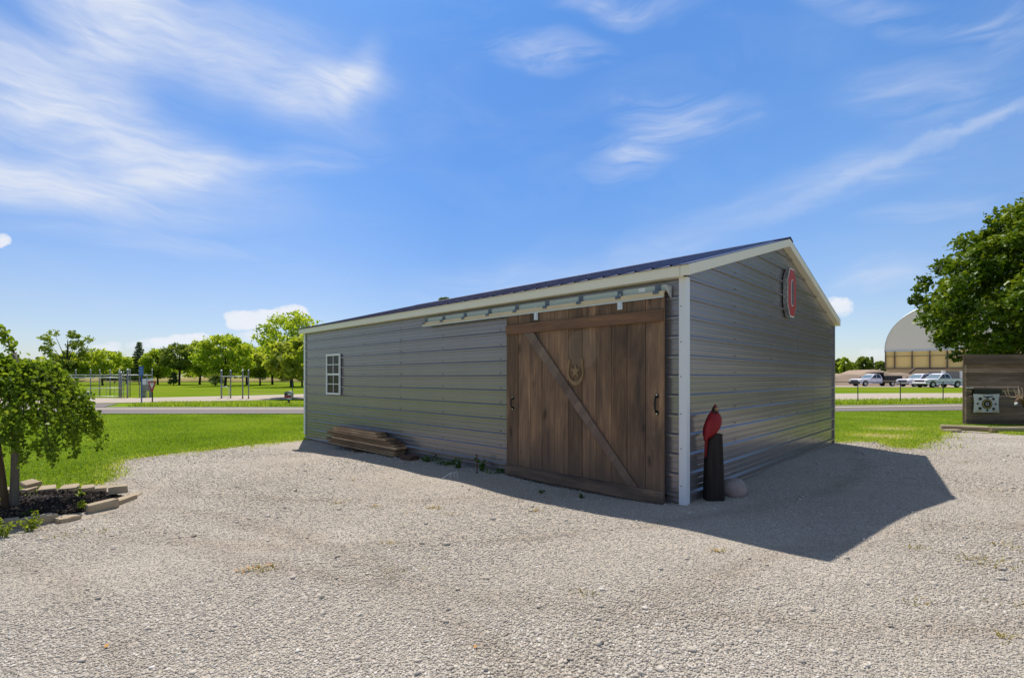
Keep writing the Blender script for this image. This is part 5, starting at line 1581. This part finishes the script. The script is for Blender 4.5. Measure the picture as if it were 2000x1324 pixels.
for s, nm in ((-1, 'r'), (1, 'l')):
    J['sh' + nm] = ((.40, s * .10, .48), (.075, .085)); J['kn' + nm] = ((.41, s * .105, .26), (.034, .036)); J['ft' + nm] = ((.40, s * .105, .0), (.026, .03))
    J['st' + nm] = ((1.20, s * .10, .48), (.085, .10)); J['hk' + nm] = ((1.30, s * .105, .25), (.034, .04)); J['hf' + nm] = ((1.25, s * .105, .0), (.026, .03))
    E += [('chest', 'sh' + nm), ('sh' + nm, 'kn' + nm), ('kn' + nm, 'ft' + nm), ('pelvis', 'st' + nm), ('st' + nm, 'hk' + nm), ('hk' + nm, 'hf' + nm)]
keys = list(J); me = bpy.data.meshes.new('body')
me.from_pydata([J[k][0] for k in keys], [(keys.index(a), keys.index(b)) for a, b in E], [])
o = link('body', me, deer)
sk = o.modifiers.new('Skin', 'SKIN'); sk.use_smooth_shade = True
if not me.skin_vertices: me.skin_vertices.new() if hasattr(me.skin_vertices, 'new') else None
for i, k in enumerate(keys):
    me.skin_vertices[0].data[i].radius = J[k][1]
    me.skin_vertices[0].data[i].use_root = (k == 'pelvis')
ss = o.modifiers.new('Subdivision', 'SUBSURF'); ss.levels = 2; ss.render_levels = 2
M['deer'] = simple('brown deer coat', (.115, .060, .030), .85, 0, .25, 6, .2, 90)
me.materials.append(M['deer'])
m = MB(); m.tube([(-.12, -.062, zpx(786.5)), (-.165, -.068, zpx(788.5)), (-.20, -.07, zpx(790))], [.030, .032, .018], 10); m.build('white_muzzle', M['white_paint'], deer, True)
m = MB(); m.tube([(-.206, -.05, zpx(788)), (-.232, -.052, zpx(787.6))], [.024, .012], 8); m.build('nose', M['black_paint'], deer, True)
m = MB(); m.tube([(.03, -.06, zpx(776)), (.06, -.12, zpx(773)), (.10, -.16, zpx(771))], [.02, .035, .006], 8, 0, True, .4); m.build('ear', M['deer'], deer, True)
m = MB(); m.tube([(.05, .05, zpx(775)), (.09, .10, zpx(772)), (.13, .13, zpx(770))], [.02, .035, .006], 8, 0, True, .4); m.build('ear', M['deer'], deer, True)
horn = simple('pale brown antler', (.50, .36, .26), .6, 0, .2, 12)
for s in (-1, 1):
    yo = -.05 + s * .045
    m = MB(); b = Vector((-.01, yo, zpx(778)))
    def ap(px, py, q): return Vector(((px + (4 if s > 0 else 0) - 1990) / F * DD, yo + s * q, zpx(py - (1.5 if s > 0 else 0))))
    main = [b, ap(1985, 777.5, .05), ap(1978, 777, .12), ap(1972, 774.5, .14), ap(1968.5, 770, .12)]
    m.tube(main, [.016, .015, .013, .010, .004], 7)
    for tn_ in (((1985, 777.5, .05), (1983.5, 770, .06), (1979.5, 760, .05)), ((1988, 778, .02), (1989, 768, .03), (1986.5, 755.5, .03)), ((1977, 776.5, .12), (1974, 768, .13), (1972.5, 759, .12)), ((1972, 774.5, .14), (1970, 768, .16), (1967, 764, .15))):
        m.tube([ap(*q_) for q_ in tn_], [.011, .009, .003], 6)
    m.build('antler', horn, deer, True)

# landscape timbers in front of the wall
a, b = G(1837, 842), G(1930, 847)
def timber(a, b, r, label, z=0.0):
    c = (a + b) / 2; d = b - a; L = d.length
    m = MB(); m.tube([(-L / 2, 0, 0), (-L / 2 + .02, 0, 0), (L / 2 - .02, 0, 0), (L / 2, 0, 0)], [r * .9, r, r, r * .9], 12, 0, True, .82)
    o = m.build('landscape_timber', M['log'], None); o.location = (c.x, c.y, gzf(c.x, c.y) + r * .75 + z); o.rotation_euler = (0, 0, math.atan2(d.y, d.x))
    return tag(o, label, 'timber', 'timbers edging the archery wall')
timber(a, b, .085, 'pale round landscape timber lying left in front of the plank wall', .05)
timber(G(1932, 846), Vector((18.6, 13.1, 0)), .085, 'mossy landscape timber in the shade along the foot of the plank wall', .02)
c = G(1858, 845); m = MB(); m.box(-.20, .20, -.09, .09, -.02, .085); o = m.build('concrete_block', M['paver'], None, bevel=.008); o.location = (c.x, c.y, gzf(c.x, c.y)); o.rotation_euler = (0, 0, .1)
tag(o, 'small block on the gravel under the left end of the pale timber', 'block')

# ================================================================== big maple behind the wall
mx, my = 27.3, 23.0
mg = gzf(mx, my)
maple = empty('maple_tree', (mx, my, mg), 0, 'big dense maple with dark interior filling the right border above the plank wall', 'tree')
r = random.Random(31); cl = []
cz, rx, rz = 5.7, 6.2, 4.3
for k in range(210):
    zf = -1 + 2 * (k + .5) / 210; a = k * 2.39996 + r.uniform(-.2, .2)
    q = math.sqrt(max(0, 1 - abs(zf) ** 2.3)); s = r.uniform(.74, 1.0)
    q *= r.uniform(.88, 1.04)
    if zf > 0: q *= 1 - .30 * zf
    cl.append((math.cos(a) * q * rx * s, math.sin(a) * q * rx * s, cz + zf * rz * (.94 if zf < 0 else 1.06), r.uniform(.55, 1.30), 300))
for k in range(46):      # stray boughs that break the outline
    zf = r.uniform(-.75, .95); a = r.uniform(0, 6.283); q = math.sqrt(max(0, 1 - abs(zf) ** 2.3)) * (1 - .30 * max(zf, 0)) * r.uniform(.96, 1.06)
    cl.append((math.cos(a) * q * rx, math.sin(a) * q * rx, cz + zf * rz * r.uniform(.95, 1.1), r.uniform(.35, .65), 90))
for k in range(90):
    v = Vector((r.gauss(0, 1), r.gauss(0, 1), r.gauss(0, 1))).normalized() * r.random() ** .5 * .7
    cl.append((v.x * rx, v.y * rx, cz + v.z * rz, 1.4, 190))
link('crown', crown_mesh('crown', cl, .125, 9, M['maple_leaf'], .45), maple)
m = MB(); m.tube([(0, 0, -.2), (0, 0, .4), (.1, 0, 1.8), (0, .1, 4.5), (0, 0, 7.5)], [.42, .32, .28, .18, .05], 12)
for c in cl[:210:5]:
    z0 = 1.6 + r.random() * 2.4
    m.tube([(0, 0, z0), (c[0] * .45, c[1] * .45, (z0 + c[2]) * .5), (c[0] * .92, c[1] * .92, c[2])], [.11, .06, .012], 6, 0, False)
m.build('trunk', M['bark_dark'], maple, True)

# ================================================================== fence with top rail along the road, right
RF = 28.2
rx0 = xat(1560, RF)
rf = empty('rail_fence', (rx0, RF, gzf(xat(1760, RF), RF)), 0, 'low fence of slim dark posts and one thin rail along the road', 'fence')
for px in (1592, 1675.5, 1758.5, 1842, 1925):
    m = MB(); x = xat(px, RF) - rx0
    m.tube([(x, 0, -.15), (x, 0, 1.24)], .024, 8); m.build('post', M['fence_dark'], rf)
m = MB(); m.bar((0, 0, 1.21), (xat(1990, RF) - rx0, 0, 1.18), .016, 8); m.build('rail', M['fence_dark'], rf)

# ================================================================== vehicles in the yard
M['car_white'] = simple('white car paint', (.86, .82, .92), .4, 0, .03, 3, 0, 60, .35)
M['car_dark'] = simple('black plastic', (.016, .016, .017), .5)
M['tyre'] = simple('tyre rubber', (.018, .018, .018), .85)
M['rim'] = simple('alloy rim', (.45, .46, .48), .35, .7)
M['carglass'] = simple('tinted car glass', (.018, .024, .030), .08, 0, .1, 1, 0, 60, .7)
M['windscreen'] = simple('windscreen glass', (.16, .23, .26), .08, 0, .2, .7, 0, 60, .8)
M['lamp'] = simple('headlamp lens', (.70, .70, .66), .15)
M['taillamp'] = simple('red tail lamp', (.35, .01, .01), .25)
M['dump'] = simple('black dump body', (.030, .030, .034), .55, .2, .2, 4)
def arch(cx_, r, z0, n=9):
    return [(cx_ - r + 0, z0)] + [(cx_ - r * math.cos(math.pi * k / n), .40 + r * math.sin(math.pi * k / n)) for k in range(n + 1)] + [(cx_ + r, z0)]
def pickup(loc, rz, label, kind='pickup'):
    """nose towards local -x"""
    root = empty('pickup_truck' if kind == 'pickup' else 'dump_truck', loc, rz, label, 'truck', 'white trucks parked in the yard')
    hw = 1.0; fa, ra = -1.95, 1.85; z0 = .42
    L0, L1 = -2.92, (2.92 if kind == 'pickup' else .95)
    # lower body side profile with wheel openings
    prof = [(L0, z0)] + [(fa - .52, z0)] + [(fa - .52 * math.cos(math.pi * k / 8), .42 + .52 * math.sin(math.pi * k / 8)) for k in range(9)] + [(fa + .52, z0)]
    if kind == 'pickup': prof += [(ra - .52, z0)] + [(ra - .52 * math.cos(math.pi * k / 8), .42 + .52 * math.sin(math.pi * k / 8)) for k in range(9)] + [(ra + .52, z0)]
    prof += [(L1, z0 + .1), (L1, 1.22 if kind == 'pickup' else 1.15), (.98, 1.22), (-.95, 1.16), (-2.55, 1.13), (L0 + .03, 1.04), (L0 - .04, .75)]
    m = MB(); m.prism(prof, 'y', -hw, hw); body = m.build('body', M['car_white'], root, bevel=.03, seg=2)
    # cab with sloped pillars
    cabp = [(-1.15, 1.14), (-.38, 1.80), (.05, 1.90), (.72, 1.88), (.97, 1.20)]
    m = MB(); n = len(cabp); vs = []
    for s in (-1, 1):
        for (x, z) in cabp: vs.append((x, s * (hw - .03 - .20 * max(0, z - 1.2) / .7), z))
    m.add(vs, [tuple(range(n)), tuple(range(n, 2 * n))[::-1]] + [(k, (k + 1) % n, n + (k + 1) % n, n + k) for k in range(n)])
    m.build('cab', M['car_white'], root, bevel=.02)
    def side_y(z): return hw - .03 - .20 * max(0, z - 1.2) / .7
    for s in (-1, 1):
        for (pl_) in ([(-.86, 1.24), (-.30, 1.72), (-.02, 1.80), (-.02, 1.24)], [(.05, 1.24), (.05, 1.80), (.60, 1.80), (.80, 1.24)]):
            m = MB(); vs = [(x, s * (side_y(z) + .006), z) for x, z in pl_] + [(x, s * (side_y(z) - .02), z) for x, z in pl_]
            m.add(vs, [(0, 1, 2, 3), (0, 4, 5, 1), (1, 5, 6, 2), (2, 6, 7, 3), (3, 7, 4, 0)]); m.build('side_window', M['carglass'], root)
        m = MB(); m.tube([(-.78, s * 1.0, 1.27), (-.80, s * 1.16, 1.30)], [.04, .05], 6); m.box(-.86, -.76, s * 1.20 - .09, s * 1.20 + .09, 1.24, 1.46); m.build('mirror', M['car_dark'], root, bevel=.02)
        for hxp in (-.12, .68):
            m = MB(); m.box(hxp - .11, hxp + .02, s * (hw + .001) - .008 * 1, s * (hw + .012) + .008, 1.05, 1.09); m.build('door_handle', M['car_dark'], root)
        for dxp in (-.95, .02, .93):
            m = MB(); m.box(dxp - .007, dxp + .007, s * (hw + .003) - .004, s * (hw + .003) + .004, .55, 1.20); m.build('door_seam', M['car_dark'], root)
        m = MB(); m.prism([(-.85, .44), (.9, .44), (.9, .50), (-.85, .50)], 'y', s * 1.0, s * 1.10); m.build('step_bar', M['car_dark'], root)
    # windscreen
    m = MB(); vs = []
    for (x, z, q) in ((-1.075, 1.20, .90), (-.42, 1.765, .74)):
        off = Vector((-.66, 0, .77)) * .012
        vs += [(x + off.x, -q, z + off.z), (x + off.x, q, z + off.z)]
    m.add(vs, [(0, 1, 3, 2)]); m.build('windscreen', M['windscreen'], root)
    m = MB(); vs = [(.955 - 0.0, -.72, 1.30), (.955, .72, 1.30), (.75, .66, 1.80), (.75, -.66, 1.80)]; m.add([(x + .02, y, z) for x, y, z in vs], [(0, 1, 2, 3)]); m.build('rear_window', M['carglass'], root)
    # front: grille, lights, bumper
    m = MB(); m.box(L0 - .080, L0 - .045, -.66, .66, .68, 1.01); g_ = m.build('grille', M['car_dark'], root, bevel=.015)
    m = MB(); m.box(L0 - .09, L0 - .077, -.60, .60, .84, .88); m.build('grille_bar', M['galv'], g_)
    for s in (-1, 1):
        m = MB(); m.box(L0 - .075, L0 + .16, min(s * .64, s * 1.005), max(s * .64, s * 1.005), .86, 1.0); m.build('headlight', M['lamp'], root, bevel=.02)
    m = MB(); m.box(L0 - .16, L0 + .05, -1.0, 1.0, .46, .68); m.build('front_bumper', M['rim'] if kind == 'pickup' else M['car_dark'], root, bevel=.03)
    m = MB(); m.box(L0 - .10, L0 + .05, -.9, .9, .34, .455); m.build('air_dam', M['car_dark'], root)
    if kind == 'pickup':
        m = MB(); m.box(1.06, 2.84, -.86, .86, 1.19, 1.224); m.build('bed_floor', M['car_dark'], root)
        m = MB()
        for s in (-1, 1): m.box(1.02, 2.90, s * .94 - .06, s * .94 + .06, 1.222, 1.262)
        m.build('bed_rail', M['car_dark'], root)
        m = MB(); m.box(2.90, 3.06, -.98, .98, .50, .68); m.build('rear_bumper', M['galv'], root, bevel=.02)
        for s in (-1, 1):
            m = MB(); m.box(2.86, 2.935, min(s * .84, s * 1.006), max(s * .84, s * 1.006), .85, 1.18); m.build('tail_light', M['taillamp'], root)
    else:
        m = MB(); m.box(.96, 4.2, -.42, .42, .50, .78); m.build('chassis', M['car_dark'], root)
        m = MB(); m.box(1.12, 4.25, -1.12, 1.12, .86, 1.62); db = m.build('dump_body', M['dump'], root, bevel=.015)
        m = MB()
        for k in range(7):
            for s in (-1, 1): m.box(1.2 + k * .48, 1.27 + k * .48, s * 1.15 - .03, s * 1.15 + .03, .88, 1.60)
        m.build('side_ribs', M['dump'], db)
        m = MB(); m.prism([(1.12, 1.62), (1.12, 2.12), (.02, 2.12), (-.02, 2.04), (.95, 2.02), (1.00, 1.62)], 'y', -1.08, 1.08); m.build('cab_guard', M['dump'], db, bevel=.01)
    rax = ra if kind == 'pickup' else 2.75
    for x in (fa, rax):
        for s in (-1, 1):
            w_ = MB(); w_.tube([(x, s * .70, .40), (x, s * .74, .40), (x, s * .97, .40), (x, s * .99, .40)], [.36, .40, .40, .36], 22)
            wh = w_.build('wheel', M['tyre'], root)
            q = MB(); q.tube([(x, s * .985, .40), (x, s * 1.0, .40), (x, s * .995, .40)], [.25, .24, .06], 18); q.build('rim', M['rim'], wh)
    return root
def vpos(px, py, d):
    x = xat(px, d); return (x, d, gzf(x, d) + .01)
pickup(vpos(1833, 757, 66.5), R(8), 'white pickup nearest the plank wall, parked in front of the other pickup')
pickup(vpos(1797, 757, 71), R(9), 'white pickup partly hidden between dump truck and nearest pickup')
pickup(vpos(1702, 757, 75.5), R(8), 'white dump truck with black tipper body in front of the sand pile', 'dump')

# ================================================================== fabric dome hall
Dd = 92.0
DA = R(39)
cxd = xat(1860, Dd)
def dloc(px):     # local x along the turned front of the hall for a photo column
    b = (px - CX) / F
    return (b * Dd - cxd) / (math.cos(DA) + math.sin(DA) * b)
base = gzf(cxd, Dd)
dome = empty('fabric_dome', (cxd, Dd, base), -DA, 'big pale fabric dome hall with yellow timber wall behind the trucks', 'hall')
def zD(py): return CAMZ + (HY - py) / F * Dd - base
hw = -dloc(1728); z_sp = zD(683); z_ap = zD(588); LEN = 46.0
M['fabric'] = simple('grey white dome fabric', (.72, .70, .65), .6, 0, .06, .15, .15, .6)
M['fabric_end'] = simple('grey end fabric', (.84, .78, .68), .7, 0, .07, .2)
M['ply'] = simple('yellow plywood panel', (.90, .66, .26), .7, 0, .10, .5)
M['tan_conc'] = simple('tan concrete', (.56, .43, .26), .85, 0, .12, .5)
M['steel_dark'] = simple('dark steel frame', (.16, .12, .09), .6, .3)
arc = [(-hw * math.cos(math.pi * k / 40) ** 1 if True else 0, z_sp + (z_ap - z_sp) * math.sin(math.pi * k / 40) ** .92) for k in range(41)]
m = MB(); n = len(arc)
vs = [(x, 0, z) for x, z in arc] + [(x, LEN, z) for x, z in arc]
m.add(vs, [(k, k + 1, n + k + 1, n + k) for k in range(n - 1)]); m.build('dome_cover', M['fabric'], dome, True)
m = MB(); m.add([(x, -.05, z) for x, z in arc], [tuple(range(n))]); m.build('end_wall', M['fabric_end'], dome)
m = MB(); m.tube([(x, -.10, z) for x, z in arc], .08, 6); m.build('arch_edge', M['galv_light'], dome, True)
zb1 = zD(718)
m = MB(); m.box(-hw, hw, -.02, LEN, zb1, z_sp - .01); m.build('timber_wall', M['ply'], dome)
m = MB(); m.box(-hw + .3, hw - .3, -.01, LEN - .3, -.2, zb1 - .01); m.build('concrete_wall', M['tan_conc'], dome)
for k, px in enumerate((1729.5, 1747.5, 1781.5, 1816, 1850, 1884, 1918, 1952, 1986)):
    m = MB(); x = dloc(px); m.box(x - .12, x + .12, -.36, -.03, zb1 - .1, zD(694)); m.box(x - .08, x + .08, -.30, -.03, zD(694), z_sp); m.build('wall_post', M['steel_dark'], dome)
m = MB(); m.box(-hw, hw, -.42, -.37, zD(694.2), zD(693.1)); m.build('purlin', M['steel_dark'], dome)
m = MB(); m.box(-hw, hw, -.42, -.06, zb1 - .16, zb1 + .0); m.build('sill_beam', M['steel_dark'], dome)
m = MB(); m.box(-hw - .1, hw + .1, -.24, -.06, z_sp - .12, z_sp + .14); m.build('eave_beam', M['galv_light'], dome)
# sloped push wall in front
pwx = xat(1762, Dd)
pw = empty('push_wall', (pwx, Dd - 6, gzf(pwx, Dd - 6)), 0, 'tan concrete push wall with sloping dark topped edge before the dome', 'wall')
k = (Dd - 6) / Dd
def q(px, py): return (((px - CX) / F * (Dd - 6)) - pwx, CAMZ + (HY - py) / F * (Dd - 6) - gzf(pwx, Dd - 6))
poly = [q(1762, 742), q(1789, 721), q(1846, 721), q(1846, 748), q(1762, 748)]
m = MB(); m.prism(poly, 'y', 0, .5); m.build('wall_slab', M['tan_conc'], pw)
m = MB(); a, b, c = poly[0], poly[1], poly[2]
m.tube([(a[0], .2, a[1] + .1), (b[0], .2, b[1] + .1), (c[0], .2, c[1] + .1)], .17, 6); m.build('coping', simple('dark red steel', (.10, .045, .03), .6), pw)
# grey container with pale post and louvred panel to the right
cp = xat(1861, 80); ct_ = empty('storage_container', (cp, 80, gzf(cp, 80)), R(4), 'grey ribbed storage container left of the plank wall', 'container')
m = MB()
pr = []
for i in range(17):
    x = -1.35 + 2.5 * i / 16; pr.append((x, -.03 if i % 2 else .03))
pr += [(1.15, 3.0), (-1.35, 3.0)]
m.prism(pr, 'z', 0, 2.35); m.build('container_body', simple('grey container steel', (.20, .20, .20), .6, .2), ct_)
m = MB(); m.box(-1.78, -1.38, -.1, .3, -.1, 2.5); m.build('corner_post', M['white_paint'], ct_)
m = MB(); m.box(1.18, 1.9, -.08, .0, -.1, 2.4)
for i in range(9): m.box(1.2, 1.88, -.12, -.082, .1 + i * .25, .22 + i * .25)
m.build('louvre_panel', M['white_paint'], ct_)

# sand pile
sx, sy = xat(1672, 84), 84
m = MB(); nx, ny = 46, 26; vs = []
rr = random.Random(2)
for j in range(ny + 1):
    for i in range(nx + 1):
        u, v = i / nx * 2 - 1, j / ny * 2 - 1
        X = u * 11.5; Y = v * 6.5
        ridge = 2.25 + .35 * math.sin(X * .55 + .6) + .2 * math.sin(X * 1.3)
        d = max(abs(v) * 1.04, (abs(u) ** 1.5))
        hgt = max(0, ridge * min(1.0, (1 - d) * 1.9)) + .07 * math.sin(3 * X + 2 * Y) * math.sin(2.1 * Y)
        vs.append((X, Y, hgt - .1 if d < .98 else -.15))
m.add(vs, [(j * (nx + 1) + i, j * (nx + 1) + i + 1, (j + 1) * (nx + 1) + i + 1, (j + 1) * (nx + 1) + i) for j in range(ny) for i in range(nx)])
o = m.build('sand_pile', M['sand'], None, True); o.location = (sx, sy, gzf(sx, sy)); tag(o, 'long heap of tan sand behind the white dump truck', 'sand pile')

# trees beyond the sand pile
for i, (px, ty, wp, d, mt, lab, kw) in enumerate([
        (1640, 700, 24, 150, 'tree_leaf_dark', 'tree half hidden by the far corner of the shed gable', {}), (1650, 697, 26, 140, 'tree_leaf', 'tree with open bright crown right of the shed gable', dict(sparse=.6)),
        (1666, 712, 30, 160, 'tree_leaf_dark', 'low dark tree above the left of the sand pile', {}), (1686, 696, 34, 150, 'tree_leaf_dark', 'tallest dark tree above the middle of the sand pile', {}),
        (1720, 705, 24, 155, 'tree_leaf_dark', 'dark tree beside the left wall of the dome', {})]):
    plant(B, px, d, hz(ty, d), wz(wp, d), lab, mt, 300 + i, group='trees beyond the sand pile', **kw)
conifer(1703, 150, hz(698, 150), wz(16, 150), 'slim conifer between dark trees left of the dome', 8)
build_world()
